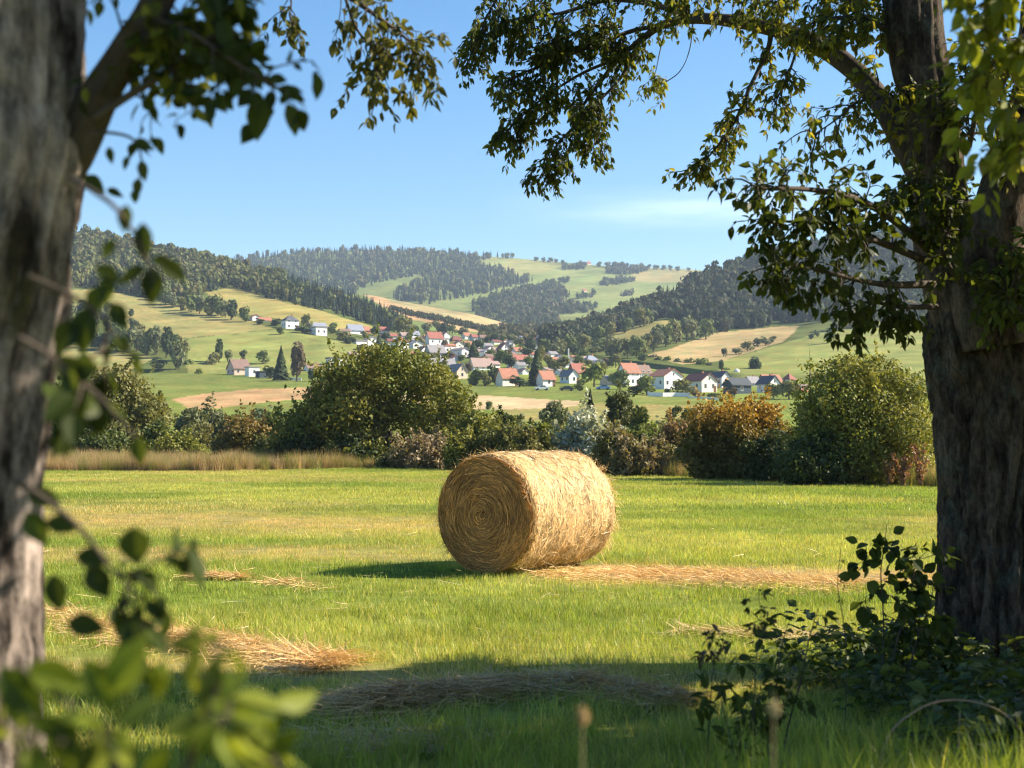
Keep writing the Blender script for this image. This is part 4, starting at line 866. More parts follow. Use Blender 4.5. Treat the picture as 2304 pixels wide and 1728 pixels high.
def sprig(sx, sy, top, wpx, label, col, n=260, name='weed', lean=.1):
    Y = gdist(sy); rng = np.random.default_rng(sx); p = P(sx, top, Y); H = p[2]; w = wpx * Y / FPX
    o = empty(name, (p[0], Y, 0), 0, label, 'weed'); st = MB(); c = []
    for i in range(7):
        a = rng.random() * 6.28; h = H * rng.uniform(.6, 1); e = np.array([math.cos(a) * w * .4, math.sin(a) * w * .4, h]); pth = crom([(0, 0, -.05), e * [.4, .4, .5], e], 8)
        V, F = tube(pth, np.linspace(.012, .004, 8), 5); st.add(V, F, (.12, .09, .05)); t = rng.integers(2, 8, n // 7); c.append(pth[t] + rng.normal(size=(n // 7, 3)) * w * .07)
    st.build('stem', M_WOOD, o); c = np.vstack(c); V, F = quads(rng, c, np.full(len(c), .07), None, 0, 2.0)
    obj('leaves', mesh_data('leaves', V, [F], np.array(col) * (.7 + .6 * rng.random((len(c), 1))).repeat(4, 0), M_FOL), o)
sprig(1962, 1090, 972, 50, 'pale silvery weed standing before the dark foot of the large right shrub', (.26, .25, .19), 420)
sprig(1925, 1092, 1005, 30, 'brownish seeding weed left of the pale silvery weed', (.20, .14, .08), 160)
sprig(2030, 1095, 1015, 50, 'rusty dock weed with seed heads left of the right trunk', (.24, .12, .07), 300)
sprig(2070, 1096, 1000, 44, 'taller rusty dock weed nearest the right trunk', (.25, .13, .075), 300)
sprig(2000, 1094, 1030, 40, 'short rusty weed between silvery weed and dock weeds', (.22, .13, .07), 200)
# ---------------------------------------------------------------- the hay bale
def ribbons(rng, pts, tang, nrm, L, wd, col, curl=.25, seg=3, var=.35):
    """flat curved straws: n start points with a direction and a lift direction"""
    n = len(pts); L = np.broadcast_to(L, (n,)); wd = np.broadcast_to(wd, (n,))
    b = np.cross(tang, nrm); b /= np.linalg.norm(b, axis=1)[:, None] + 1e-9
    ck = rng.normal(size=n) * curl; t = np.linspace(0, 1, seg + 1)
    X = pts[:, None] + tang[:, None] * (L[:, None] * t)[..., None] + b[:, None] * (L[:, None] * ck[:, None] * (t - t * t))[..., None] - nrm[:, None] * (L[:, None] * (t - t * t) * 0)[..., None]
    tw = rng.random(n)[:, None] * 1.2 - .2; side = b * np.cos(tw) + nrm * np.sin(tw)
    wv = wd[:, None] * (1 - .6 * t)[None]
    V = np.stack([X - side[:, None] * wv[..., None] / 2, X + side[:, None] * wv[..., None] / 2], 2).reshape(-1, 3)
    base = (np.arange(n) * 2 * (seg + 1))[:, None]; j = np.arange(seg) * 2
    F = np.stack([base + j, base + j + 1, base + j + 3, base + j + 2], -1).reshape(-1, 4)
    c = np.array(col) * (1 - var / 2 + var * rng.random((n, 1)) * 1.3) * np.array([1, .97, .9]) ** rng.normal(size=(n, 1))
    return V, F, np.repeat(c, 2 * (seg + 1), 0)
STRAW = (.62, .42, .175)
def bale():
    rng = np.random.default_rng(9); R, L = .705, 1.78; ax = np.array([.585, .811, 0]); ang = math.atan2(ax[1], ax[0])
    Yn = 16.55; pn = P(1093, 1154, Yn); x0, y0 = pn[0], Yn
    gz = float(fz(np.array(x0), np.array(y0)))
    o = empty('hay_bale', (x0, y0, gz - .02), ang, 'large golden round hay bale lying alone on the mown green meadow', 'hay bale')
    # local: axis along +x from near face (x=0) to far face, centre height R
    na, nl = 200, 70
    A = np.linspace(0, 2 * math.pi, na, endpoint=False); T = np.linspace(0, 1, nl)
    def rad(a, x):
        sag = np.where(np.sin(a) < -.86, .03, 0)
        edge = np.minimum(x, L - x); r = R - .07 * np.exp(-edge / .05) + .05 * (fbm(a * 3 + 40, x * 3, 61, 3) - .5) + .04 * (fbm(x * 8, a * 1.3, 63, 3) - .5)
        return r - sag
    AA, TT = np.meshgrid(A, T * L, indexing='ij'); RR = rad(AA, TT)
    V = np.stack([TT + .015 * (fbm(AA * 3, TT * 2, 66) - .5), RR * np.cos(AA), R + RR * np.sin(AA)], -1).reshape(-1, 3)
    i = np.arange(na)[:, None]; i2 = (i + 1) % na; j = np.arange(nl - 1)
    F = np.stack([i * nl + j, i * nl + j + 1, i2 * nl + j + 1, i2 * nl + j], -1).reshape(-1, 4)
    c = np.array(STRAW) * .30 * (.6 + .8 * fbm(AA.ravel() * 12, TT.ravel() * 2.5, 68, 4))[:, None]  # core colour darkened to paint shadowy depth between the straws
    b = MB(); b.add(V, F, c)
    # curved-side straws
    n = 36000; a = rng.random(n) * 2 * math.pi; x = rng.random(n) * L; r = rad(a, x) + rng.random(n) * .012 + .002
    p = np.stack([x, r * np.cos(a), R + r * np.sin(a)], 1); nr = np.stack([0 * a, np.cos(a), np.sin(a)], 1); tg = np.stack([0 * a, -np.sin(a), np.cos(a)], 1)
    t = tg * rng.choice([-1, 1], n)[:, None] + np.array([1, 0, 0]) * (rng.normal(size=n) * .38)[:, None] + nr * (rng.random(n) * .05 + .0)[:, None]; t /= np.linalg.norm(t, axis=1)[:, None]
    Ls = rng.uniform(.06, .34, n) ** 1.0; ribV = ribbons(rng, p, t, nr, Ls, rng.uniform(.003, .0065, n), np.array((.62, .445, .21)), .45, 5, 1.1)
    # bend the straws round the barrel
    Vv = ribV[0]; dy, dz = Vv[:, 1], Vv[:, 2] - R; rr = np.hypot(dy, dz) + 1e-9; r2 = rad(np.mod(np.arctan2(dz, dy), 2 * math.pi), np.clip(Vv[:, 0], .0, L)) + np.repeat(.002 + .016 * rng.random(n) ** 2, 12); Vv[:, 1] = dy / rr * r2; Vv[:, 2] = R + dz / rr * r2; Vv[:, 0] = np.clip(Vv[:, 0], -.03, L + .03)
    lum = .55 + .9 * fbm(a * 4.5, x * 5, 83, 4); lum *= .75 + .5 * fbm(a * 1.2 + 3, x * 16, 84, 2); b.add(*ribV[:2], ribV[2] * np.repeat(lum, 12)[:, None])
    n = 6500; a = rng.random(n) * 6.283; x = rng.random(n) * L; q = rad(a, x) + .012 + .014 * rng.random(n); p = np.stack([x, q * np.cos(a), R + q * np.sin(a)], 1)
    nr = np.stack([0 * a, np.cos(a), np.sin(a)], 1); tg = np.stack([0 * a, -np.sin(a), np.cos(a)], 1); ph = rng.normal(size=n) * .9
    t = tg * np.cos(ph)[:, None] * rng.choice([-1, 1], n)[:, None] + np.array([1, 0, 0]) * np.sin(ph)[:, None] + nr * (rng.random(n) * .16 - .02)[:, None]
    rb2 = ribbons(rng, p, t, nr, rng.uniform(.08, .26, n), rng.uniform(.005, .011, n), (.80, .61, .33), 1.3, 6, .7); Vv = rb2[0]; dy, dz = Vv[:, 1], Vv[:, 2] - R; rr = np.hypot(dy, dz) + 1e-9
    r2 = np.minimum(rr, rad(np.mod(np.arctan2(dz, dy), 2 * math.pi), np.clip(Vv[:, 0], 0, L)) + np.repeat(.010 + .03 * rng.random(n) ** 3, 14)); Vv[:, 1] = dy / rr * r2; Vv[:, 2] = R + dz / rr * r2; Vv[:, 0] = np.clip(Vv[:, 0], -.03, L + .03)
    dk = np.where(rng.random(n) < .35, .32, 1.0); b.add(rb2[0], rb2[1], rb2[2] * np.repeat(dk, 14)[:, None])
    b.build('straw_roll', M_STRAW, o)
    # the two ends: discs of wound straw
    for name, xs, sg in (('end_face', 0.0, -1), ('end_face', L, 1)):
        m = MB(); nr_ = 60; Rr = np.linspace(.0, R - .04, nr_); A2, R2 = np.meshgrid(A, Rr, indexing='ij')
        h = .035 * (1 - (R2 / R) ** 3) + .018 * (fbm(R2 * 22 + A2 * .9, A2 * 1.2, 71, 3) - .5) - .05 * np.exp(-(R2 / .05) ** 2) + .02 * (fbm(R2 * np.cos(A2) * 5 + 9, R2 * np.sin(A2) * 5, 72, 3) - .5)
        V = np.stack([xs + sg * h, R2 * np.cos(A2), R + R2 * np.sin(A2)], -1).reshape(-1, 3)
        F = np.stack([i * nr_ + j[:nr_ - 1], i * nr_ + j[:nr_ - 1] + 1, i2 * nr_ + j[:nr_ - 1] + 1, i2 * nr_ + j[:nr_ - 1]], -1).reshape(-1, 4)
        c = np.array((.48, .21, .05)) * .3 * (.5 + 1.0 * fbm(R2.ravel() * 30 + A2.ravel() * .7, A2.ravel() * 2, 73, 4))[:, None]; m.add(V, F, c)
        if sg < 0:
            n = 13000; rr = (R - .01) * np.sqrt(rng.random(n)) ** .9; a = rng.random(n) * 6.283
            th0 = a; da = rng.uniform(.08, .26, n) / np.maximum(rr, .08); da = np.minimum(da, 1.6); t = np.linspace(0, 1, 6)
            ecc = .10 * np.sin(a * 2 + rr * 9) + .05 * np.sin(a * 3 - rr * 14)
            rad_ = (rr * (1 + ecc))[:, None] + (rng.normal(size=n) * .05)[:, None] * t + (rng.normal(size=n) * .012)[:, None]
            rad_ = np.clip(rad_, 0, R - .03)
            aa = th0[:, None] + da[:, None] * t; off = .045 + rng.random(n)[:, None] * .02 + (rng.random(n) < .06)[:, None] * rng.random(n)[:, None] * .05 * t
            hb = .035 * (1 - (np.clip(rad_, 0, R) / R) ** 3)
            X = np.stack([-(hb + off * .55), rad_ * np.cos(aa), R + rad_ * np.sin(aa)], -1); big = rng.random(n) < .22; wv = np.where(big, rng.uniform(.008, .013, n), rng.uniform(.004, .007, n))[:, None]
            rd = np.stack([0 * aa, np.cos(aa), np.sin(aa)], -1) * wv[..., None] / 2
            Vr = np.stack([X - rd, X + rd], 2).reshape(-1, 3); base = (np.arange(n) * 12)[:, None]; jj = np.arange(5) * 2
            Fr = np.stack([base + jj, base + jj + 1, base + jj + 3, base + jj + 2], -1).reshape(-1, 4)
            cc = np.array((.60, .275, .07)) * (.28 + 1.0 * rng.random((n, 1)) ** 1.3) * np.where(big, 1.35, 1.0)[:, None] * (.45 + 1.1 * fbm(rr * 9 + 3, a * 1.3, 86, 3)[:, None]); m.add(Vr, Fr, np.repeat(cc, 12, 0))  # dark patches in the straw colour stand in for shadowed crevices
        m.build(name, M_STRAW, o)
    # loose straws standing off the rims and hanging from the front rim
    m = MB()
    for xs, sg, n in ((0, -1, 1300), (L, 1, 800)):
        a = rng.random(n) * 6.283; r = R - .05 + .07 * rng.random(n)
        p = np.stack([xs - sg * rng.random(n) * .09, r * np.cos(a), R + r * np.sin(a)], 1); nr = np.stack([0 * a, np.cos(a), np.sin(a)], 1); tg = np.stack([0 * a, -np.sin(a), np.cos(a)], 1)
        t = nr * rng.uniform(.05, .7, n)[:, None] + tg * (rng.normal(size=n) * .7)[:, None] + np.array([sg, 0, 0]) * rng.uniform(0, .6, n)[:, None] + np.array([0, 0, -.35]); t /= np.linalg.norm(t, axis=1)[:, None]
        k = p[:, 2] + t[:, 2] * .2 > .02
        m.add(*(lambda q: (q[0], q[1], q[2]))(ribbons(rng, p[k], t[k], nr[k], rng.uniform(.04, .21, k.sum()) * rng.random(k.sum()) ** .5, .005, STRAW, .5, 4, .6)))
    n = 1600; a = rng.random(n) * 6.283; x = rng.random(n) * L; r = R + .005; p = np.stack([x, r * np.cos(a), R + r * np.sin(a)], 1); nr = np.stack([0 * a, np.cos(a), np.sin(a)], 1)
    t = nr * rng.uniform(.1, .5, n)[:, None] + rng.normal(size=(n, 3)) * .6; t /= np.linalg.norm(t, axis=1)[:, None]
    m.add(*(lambda q: (q[0], q[1], q[2]))(ribbons(rng, p, t, nr, rng.uniform(.04, .10, n), .004, STRAW, .6, 4, .6)))
    m.build('straw_fringe', M_STRAW, o)
bale()
# ---------------------------------------------------------------- loose hay on the ground
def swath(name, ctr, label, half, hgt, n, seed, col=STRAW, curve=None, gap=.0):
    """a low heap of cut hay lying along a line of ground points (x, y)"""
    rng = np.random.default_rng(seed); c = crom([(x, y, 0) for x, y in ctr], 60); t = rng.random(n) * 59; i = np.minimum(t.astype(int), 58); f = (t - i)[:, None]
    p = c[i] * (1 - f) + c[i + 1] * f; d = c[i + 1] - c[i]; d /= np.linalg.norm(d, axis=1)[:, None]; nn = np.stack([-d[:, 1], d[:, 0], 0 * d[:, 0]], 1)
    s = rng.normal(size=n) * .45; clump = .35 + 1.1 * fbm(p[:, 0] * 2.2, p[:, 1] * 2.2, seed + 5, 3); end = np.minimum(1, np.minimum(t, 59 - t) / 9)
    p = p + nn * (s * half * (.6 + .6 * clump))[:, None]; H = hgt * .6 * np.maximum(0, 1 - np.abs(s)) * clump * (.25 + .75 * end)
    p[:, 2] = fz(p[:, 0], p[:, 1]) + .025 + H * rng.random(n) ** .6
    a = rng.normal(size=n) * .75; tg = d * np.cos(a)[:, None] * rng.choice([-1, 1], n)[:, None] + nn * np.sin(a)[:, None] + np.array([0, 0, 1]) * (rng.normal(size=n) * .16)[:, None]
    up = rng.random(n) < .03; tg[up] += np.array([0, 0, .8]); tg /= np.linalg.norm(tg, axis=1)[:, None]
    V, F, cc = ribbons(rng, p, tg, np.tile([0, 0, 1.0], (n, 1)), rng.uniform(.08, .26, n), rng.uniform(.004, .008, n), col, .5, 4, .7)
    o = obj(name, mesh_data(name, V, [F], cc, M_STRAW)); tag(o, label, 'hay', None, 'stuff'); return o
def G(sx, sy): Y = gdist(sy); return (float(P(sx, sy, Y)[0]), Y)
swath('loose_hay', [G(95, 1375), G(180, 1410), G(300, 1430), G(420, 1452)], 'rolled swath of pale cut hay lying beside the left trunk', .40, .085, 3600, 1)
swath('loose_hay', [G(330, 1435), G(450, 1450), G(570, 1470), G(680, 1490), G(760, 1500)], 'thick bundle of pale cut hay ending at the edge of the shade', .38, .12, 4400, 2)
swath('loose_hay', [G(720, 1600), G(900, 1580), G(1080, 1558), G(1250, 1548), G(1400, 1562), G(1540, 1580)], 'long swath of hay crossing the shade at the front of the meadow', .30, .20, 6500, 3, (.50, .33, .14))  # straw colour lowered to paint the shade it lies in
swath('loose_hay', [G(700, 1690), G(850, 1660), G(1000, 1690)], 'dull flattened hay deep in the front shade', .5, .04, 900, 33, (.42, .29, .13))  # duller straw colour again stands in for shade
swath('loose_hay', [G(432, 1304), G(490, 1303), G(545, 1306)], 'small tuft of brown hay alone on the grass left of the bale', .16, .10, 900, 4)
swath('loose_hay', [G(590, 1318), G(650, 1314), G(720, 1332)], 'thin scattering of hay between the small tuft and the bale shadow', .25, .03, 350, 5)
swath('loose_hay', [G(1230, 1300), G(1420, 1290), G(1620, 1300), G(1800, 1312), G(1960, 1320)], 'golden spread of loose straw running right from the bale', .8, .05, 5500, 6, (.60, .39, .15))
swath('loose_hay', [G(1520, 1420), G(1700, 1430), G(1850, 1438), G(1920, 1440)], 'pale thin swath of hay before the weeds on the right', .3, .05, 900, 7, (.58, .42, .2))
def stray_straws():
    rng = np.random.default_rng(55); n = 900; y = 8.5 + 16 * rng.random(n) ** 1.3; x = (rng.random(n) * 2 - 1) * (y * .37); k = fbm(x / 1.5, y / 1.2, 57, 3) > .47; x, y = x[k], y[k]; n = len(x)
    a = rng.random(n) * 6.283; t = np.stack([np.cos(a), np.sin(a), rng.normal(size=n) * .18], 1); p = np.stack([x, y, fz(x, y) + .045 + .03 * rng.random(n)], 1)
    V, F, c = ribbons(rng, p, t, np.tile([0, 0, 1.0], (n, 1)), rng.uniform(.08, .38, n), rng.uniform(.004, .007, n), (.66, .50, .26), .5, 4, .6)
    tag(obj('loose_straw', mesh_data('loose_straw', V, [F], c, M_STRAW)), 'single dry straws strewn over the near half of the meadow', kind='stuff')
stray_straws()
# ---------------------------------------------------------------- grass
def proto_collection(name, meshes):
    c = bpy.data.collections.new(name)
    for i, me in enumerate(meshes): c.objects.link(bpy.data.objects.new(f'{name}_{i}', me))
    return c
def tuft(rng, rad, n, h, w, seg=2, lean=.35, seed=.0, cvar=.5, stubble=.0):
    a = rng.random(n) * 6.283; r = rad * np.sqrt(rng.random(n)); p = np.stack([r * np.cos(a), r * np.sin(a), 0 * a - .01], 1)
    L = h * rng.uniform(.45, 1.15, n); la = rng.random(n) * 6.283; lv = lean * rng.random(n) ** .8 * 1.3
    d = np.stack([np.cos(la) * lv, np.sin(la) * lv, np.ones(n)], 1); t = np.linspace(0, 1, seg + 1)
    X = p[:, None] + np.stack([d[:, 0:1] * L[:, None] * t ** 1.8, d[:, 1:2] * L[:, None] * t ** 1.8, L[:, None] * (t - .22 * lv[:, None] * t ** 2)], -1)
    fa = rng.random(n) * 6.283; sd = np.stack([np.cos(fa), np.sin(fa), 0 * fa], 1); wv = (w * rng.uniform(.6, 1.3, n))[:, None] * (1 - t ** 1.6)[None]
    V = np.stack([X - sd[:, None] * wv[..., None] / 2, X + sd[:, None] * wv[..., None] / 2], 2).reshape(-1, 3)
    base = (np.arange(n) * 2 * (seg + 1))[:, None]; j = np.arange(seg) * 2; F = np.stack([base + j, base + j + 1, base + j + 3, base + j + 2], -1).reshape(-1, 4)
    c = np.ones((n, 3)) * (1 - cvar / 2 + cvar * rng.random((n, 1))); dry = rng.random(n) < .12; c[dry] *= [1.9, 1.35, 2.0]
    return mesh_data('tuft', V, [F], np.repeat(c, 2 * (seg + 1), 0), M_GRASS)
def scatter(name, label, pts, tint, scale, coll, nproto, seed, tilt=.0):
    rng = np.random.default_rng(seed); n = len(pts); me = bpy.data.meshes.new(name); me.vertices.add(n); me.vertices.foreach_set('co', np.asarray(pts, np.float32).ravel())
    def at(nm, ty, data):
        x = me.attributes.new(nm, ty, 'POINT'); x.data.foreach_set({'FLOAT': 'value', 'INT': 'value', 'FLOAT_VECTOR': 'vector', 'FLOAT_COLOR': 'color'}[ty], np.ascontiguousarray(data).ravel())
    at('rot', 'FLOAT_VECTOR', np.stack([rng.normal(size=n) * tilt, rng.normal(size=n) * tilt, rng.random(n) * 6.283], 1).astype(np.float32))
    at('scl', 'FLOAT', np.asarray(scale, np.float32)); at('idx', 'INT', rng.integers(0, nproto, n).astype(np.int32))
    at('tint', 'FLOAT_COLOR', np.concatenate([tint, np.ones((n, 1))], 1).astype(np.float32))
    o = obj(name, me); tag(o, label, kind='stuff'); md = o.modifiers.new('grow', 'NODES')
    g = bpy.data.node_groups.new('grow_' + name, 'GeometryNodeTree'); md.node_group = g
    g.interface.new_socket('Geometry', in_out='INPUT', socket_type='NodeSocketGeometry'); g.interface.new_socket('Geometry', in_out='OUTPUT', socket_type='NodeSocketGeometry')
    N, K = g.nodes, g.links; gi, go = N.new('NodeGroupInput'), N.new('NodeGroupOutput'); ip = N.new('GeometryNodeInstanceOnPoints'); ci = N.new('GeometryNodeCollectionInfo')
    ci.inputs['Collection'].default_value = coll; ci.inputs['Separate Children'].default_value = True; ci.inputs['Reset Children'].default_value = True
    def na(nm, ty):
        x = N.new('GeometryNodeInputNamedAttribute'); x.data_type = ty; x.inputs['Name'].default_value = nm; return x.outputs['Attribute']
    K.new(gi.outputs[0], ip.inputs['Points']); K.new(ci.outputs[0], ip.inputs['Instance']); ip.inputs['Pick Instance'].default_value = True
    K.new(na('idx', 'INT'), ip.inputs['Instance Index']); e = N.new('FunctionNodeEulerToRotation'); K.new(na('rot', 'FLOAT_VECTOR'), e.inputs[0]); K.new(e.outputs[0], ip.inputs['Rotation'])
    K.new(na('scl', 'FLOAT'), ip.inputs['Scale']); K.new(ip.outputs[0], go.inputs[0]); return o
rg = np.random.default_rng(4)
def hedge_y(x): return np.interp(x, [-60, -40, -22, -10, -4, 2, 7, 13, 25, 50], [106, 104, 98, 84, 74, 68, 58, 48, 38, 30])
def wedge(y0, y1, dens, m=2.2, k=.385):
    n = int(dens * ((y1 ** 2 - y0 ** 2) * k + 2 * m * (y1 - y0))); y = np.sqrt(rg.random(n) * (y1 ** 2 - y0 ** 2) + y0 ** 2); x = (rg.random(n) * 2 - 1) * (y * k + m)
    ok = y < hedge_y(x) + 2; return x[ok], y[ok]
def gtint(x, y, boost=1.0):
    return np.clip(grass_col(x, y) * (.8 + .4 * rg.random((len(x), 1))) * boost, 0, 1)
rp = np.random.default_rng(6)
cN = proto_collection('meadow_tuft', [tuft(rp, .20, 70, .10, .0045, 3, .55) for _ in range(6)])
cM = proto_collection('turf_tuft', [tuft(rp, .30, 120, .075, .006, 2, .55) for _ in range(6)])
cF = proto_collection('far_turf', [tuft(rp, .75, 210, .085, .014, 1, .5) for _ in range(6)])
cT = proto_collection('tall_tuft', [tuft(rp, .14, 46, .30, .006, 4, .5) for _ in range(6)])
x, y = wedge(5.0, 13, 34, 1.5); s = .8 + .6 * fbm(x / 1.3, y / 1.3, 81, 3); s *= 1 - .45 * straw_amt(x, y); scatter('grass', 'short green meadow grass in the near part of the field', np.stack([x, y, fz(x, y)], 1), gtint(x, y), s * (.8 + .4 * rg.random(len(x))), cN, 6, 1, .08)
x, y = wedge(13, 30, 13); s = (.75 + .6 * fbm(x / 2, y / 1.6, 82, 3)) * (1 - .4 * straw_amt(x, y)); scatter('grass', 'short mown grass around the hay bale', np.stack([x, y, fz(x, y)], 1), gtint(x, y), s * (.8 + .4 * rg.random(len(x))), cM, 6, 2, .06)
x, y = wedge(30, 112, 2.3, 3); s = .8 + .5 * fbm(x / 5, y / 4, 83, 3); scatter('grass', 'mown grass of the far half of the field', np.stack([x, y, fz(x, y)], 1), gtint(x, y), s, cF, 6, 3, .04)
# sparse taller green tufts in the meadow
x, y = wedge(7.5, 22, 1.6); k = fbm(x / 2, y / 2, 84, 3) > .52; x, y = x[k], y[k]; scatter('grass', 'taller green tufts scattered over the near meadow', np.stack([x, y, fz(x, y)], 1), gtint(x, y) * [.8, .95, .7], .35 + .35 * rg.random(len(x)), cT, 6, 5, .1)
# dry tall grass along the field edge
cD = proto_collection('dry_tuft', [tuft(rp, .35, 90, .95, .012, 3, .3, cvar=.6) for _ in range(5)])
x = rg.uniform(-46, 26, 9000); y = hedge_y(x) - 1.0 + rg.normal(size=len(x)) * 1.1; y = np.where(x < -6.5, np.minimum(hedge_y(x) - 2, 64 + rg.random(len(x)) ** 1.5 * 22 + .35 * np.maximum(-6.5 - x, 0) * 0 + 6 * sstep(-14, -7, x)), y); den = np.where(x < -7, 1.0, np.where(x < 3, .35, np.where(x < 9, .75, .5))); k = rg.random(len(x)) < den; x, y = x[k], y[k]
tn = lerp((.34, .26, .14), (.17, .19, .05), (rg.random(len(x)) < np.where(x < -7, .25, .55))[:, None] * 1.0); sc = np.where(x < -7, .72, .75) * rg.uniform(.5, 1.15, len(x)) * np.where(x < -8, 1.1, .9) * (.45 + 1.1 * fbm(x / 1.6, y / 3, 88, 3))
scatter('grass', 'tall dry reddish grass along the far edge of the field', np.stack([x, y, fz(x, y)], 1), tn * rg.uniform(.8, 1.2, (len(x), 1)), sc, cD, 5, 6, .08)
# ---------------------------------------------------------------- bark, twigs and leaves of the near trees
def bark_mat(name, c1, c2, c3, sc=9.0):
    m, n, l, b = newmat(name); co = n.new('ShaderNodeTexCoord').outputs['Object']
    f1 = noise(n, l, sc, 8, .68, co, mapscale=(1, 1, .28)); f2 = noise(n, l, sc * 4, 6, .7, co, mapscale=(1, 1, .5)); f3 = noise(n, l, 3.0, 8, .75, co)
    c = mixc(n, l, maprange(n, l, f1, .41, .60, 0, 1), c1, c2); c = mixc(n, l, maprange(n, l, f3, .52, .66, 0, 1), c, c3)
    c = mixc(n, l, 1.0, c, maprange(n, l, f2, .32, .68, .45, 1.5), 'MULTIPLY'); c = mixc(n, l, 1.0, c, attr(n), 'MULTIPLY')
    l.new(c, b.inputs['Base Color']); b.inputs['Roughness'].default_value = .9; b.inputs['Specular IOR Level'].default_value = .15
    h = n.new('ShaderNodeMath'); h.operation = 'ADD'; l.new(f1, h.inputs[0]); l.new(f2, h.inputs[1]); bump(n, l, h.outputs[0], b, .8, .02); return m
M_BARK = bark_mat('bark_ridged', (.032, .022, .015), (.125, .088, .06), (.095, .095, .065))
M_BARK2 = bark_mat('bark_grey', (.022, .016, .012), (.36, .29, .245), (.065, .055, .02), 7)
M_TWIG = attr_mat('twig_bark', .85, .15, 30, .3)
def ridges(k, depth, seed):
    def f(a, s, R):
        x = a * k / 2.0; wig = .6 * fbm(s * 2.1, a * .0 + 3, seed + 9, 2); w = fbm(np.cos(a + wig * .25) * k * .5 + 20 + s * 1.1, np.sin(a + wig * .25) * k * .5 + 20 + s * 1.5, seed, 4)
        y = fbm(np.cos(a) * k + 9 + s * 3, np.sin(a) * k + s * 5 + 9, seed + 3, 3)
        return depth * (np.minimum(np.abs(w - .5) * 6.5, 1.0) - .55) + depth * 1.1 * (y - .5) + R * .10 * (fbm(np.cos(a) * 1.2 + 4, s * .9 + np.sin(a) * 1.2, seed + 7, 2) - .5)
    return f
def pts(lst, Y=None):
    """photo-pixel path with depths -> world points"""
    return np.array([P(q[0], q[1], q[2] if Y is None else Y) for q in lst])
LT_F = None
def leaf_template(fine):
    if fine:
        t = [.12, .28, .46, .64, .80, .92]; w = [.52, .92, 1.0, .82, .50, .22]
    else: t = [.3, .65]; w = [1.0, .72]
    V = [(0, 0, 0)]
    for a, b in zip(t, w): V += [(a, -b / 2, .10 * b - .12 * a * a), (a, 0, -.12 * a * a), (a, b / 2, .10 * b - .12 * a * a)]
    V.append((1, 0, -.16)); n = len(t); T = [(0, 2, 1), (0, 3, 2)]; Q = []
    for i in range(n - 1):
        p = 1 + 3 * i; Q += [(p, p + 1, p + 4, p + 3), (p + 1, p + 2, p + 5, p + 4)]
    p = 1 + 3 * (n - 1); e = len(V) - 1; T += [(p, p + 1, e), (p + 1, p + 2, e)]
    return np.array(V), np.array(T), np.array(Q)
LT = {True: leaf_template(True), False: leaf_template(False)}
def leaves(pos, d, nrm, L, ratio, col, fine=False):
    V0, T, Q = LT[fine]; n = len(pos); d = d / (np.linalg.norm(d, axis=1)[:, None] + 1e-9); s = np.cross(nrm, d); s /= np.linalg.norm(s, axis=1)[:, None] + 1e-9; u = np.cross(d, s)
    L = np.broadcast_to(L, (n,))[:, None, None]; r = np.broadcast_to(ratio, (n,))[:, None, None]
    V = pos[:, None] + L * (V0[None, :, 0:1] * d[:, None] + r * V0[None, :, 1:2] * s[:, None] + V0[None, :, 2:3] * u[:, None])
    o = (np.arange(n) * len(V0))[:, None, None]
    return V.reshape(-1, 3), [(T[None] + o).reshape(-1, 3), (Q[None] + o).reshape(-1, 4)], np.repeat(col, len(V0), 0)
def leaf_cols(rng, n, pal): pal = np.array(pal); return pal[rng.integers(0, len(pal), n)] * (.75 + .5 * rng.random((n, 1)))
def spray(rng, wood, leafacc, path, t0, t1, count, length, leafL, per, droop=.5, r0=.006, sub=2, spread=1.0, pal=None, ratio=.5, fine=False, bias=(0, 0, 0), wcol=(.07, .055, .04)):
    """leafy twigs along a branch"""
    path = np.asarray(path); tan = np.gradient(path, axis=0); tan /= np.linalg.norm(tan, axis=1)[:, None] + 1e-9; m = len(path) - 1
    def twig(p, d, L, r, lv):
        k = 7; q = [p]; st = L / k
        for _ in range(k):
            d = d + np.array([0, 0, -droop]) * st / L * 2.2 + rng.normal(size=3) * .22; d = d / np.linalg.norm(d); q.append(q[-1] + d * st)
        q = np.array(q); V, F = tube(q, np.linspace(r, r * .35, k + 1), 4 if not fine else 6, False); wood.add(V, F, wcol)
        tq = np.gradient(q, axis=0)
        nl = max(3, int(per * (L / length) ** .7)); tt = 1 - rng.random(nl) ** 1.4 * .92; ii = np.minimum((tt * k).astype(int), k - 1); f = (tt * k - ii)[:, None]
        pos = q[ii] * (1 - f) + q[ii + 1] * f; dd = tq[ii] / np.linalg.norm(tq[ii], axis=1)[:, None]
        sd = np.cross(dd, rng.normal(size=(nl, 3))); sd /= np.linalg.norm(sd, axis=1)[:, None]
        ld = dd * .5 + sd * .75 + np.array([0, 0, -.55 * (droop + .3)]); nr = rng.normal(size=(nl, 3)) * .65 + np.array([0, -.25, .7])
        leafacc.append((pos + sd * leafL * .12, ld, nr, leafL * rng.uniform(.5, 1.15, nl)))
        if lv:
            for _ in range(lv):
                i = rng.integers(2, k + 1); u = np.cross(tq[i], rng.normal(size=3)); u /= np.linalg.norm(u) + 1e-9
                twig(q[i], tq[i] / np.linalg.norm(tq[i]) * .7 + u * .8, L * rng.uniform(.35, .6), r * .6, 0)
    for _ in range(count):
        t = rng.uniform(t0, t1) * m; i = min(int(t), m - 1); p = path[i] + (path[i + 1] - path[i]) * (t - i)
        u = np.cross(tan[i], rng.normal(size=3)); u /= np.linalg.norm(u) + 1e-9
        d = tan[i] * rng.uniform(.2, .9) + u * spread + np.array(bias); d /= np.linalg.norm(d); twig(p, d, length * rng.uniform(.5, 1.2), r0, sub)
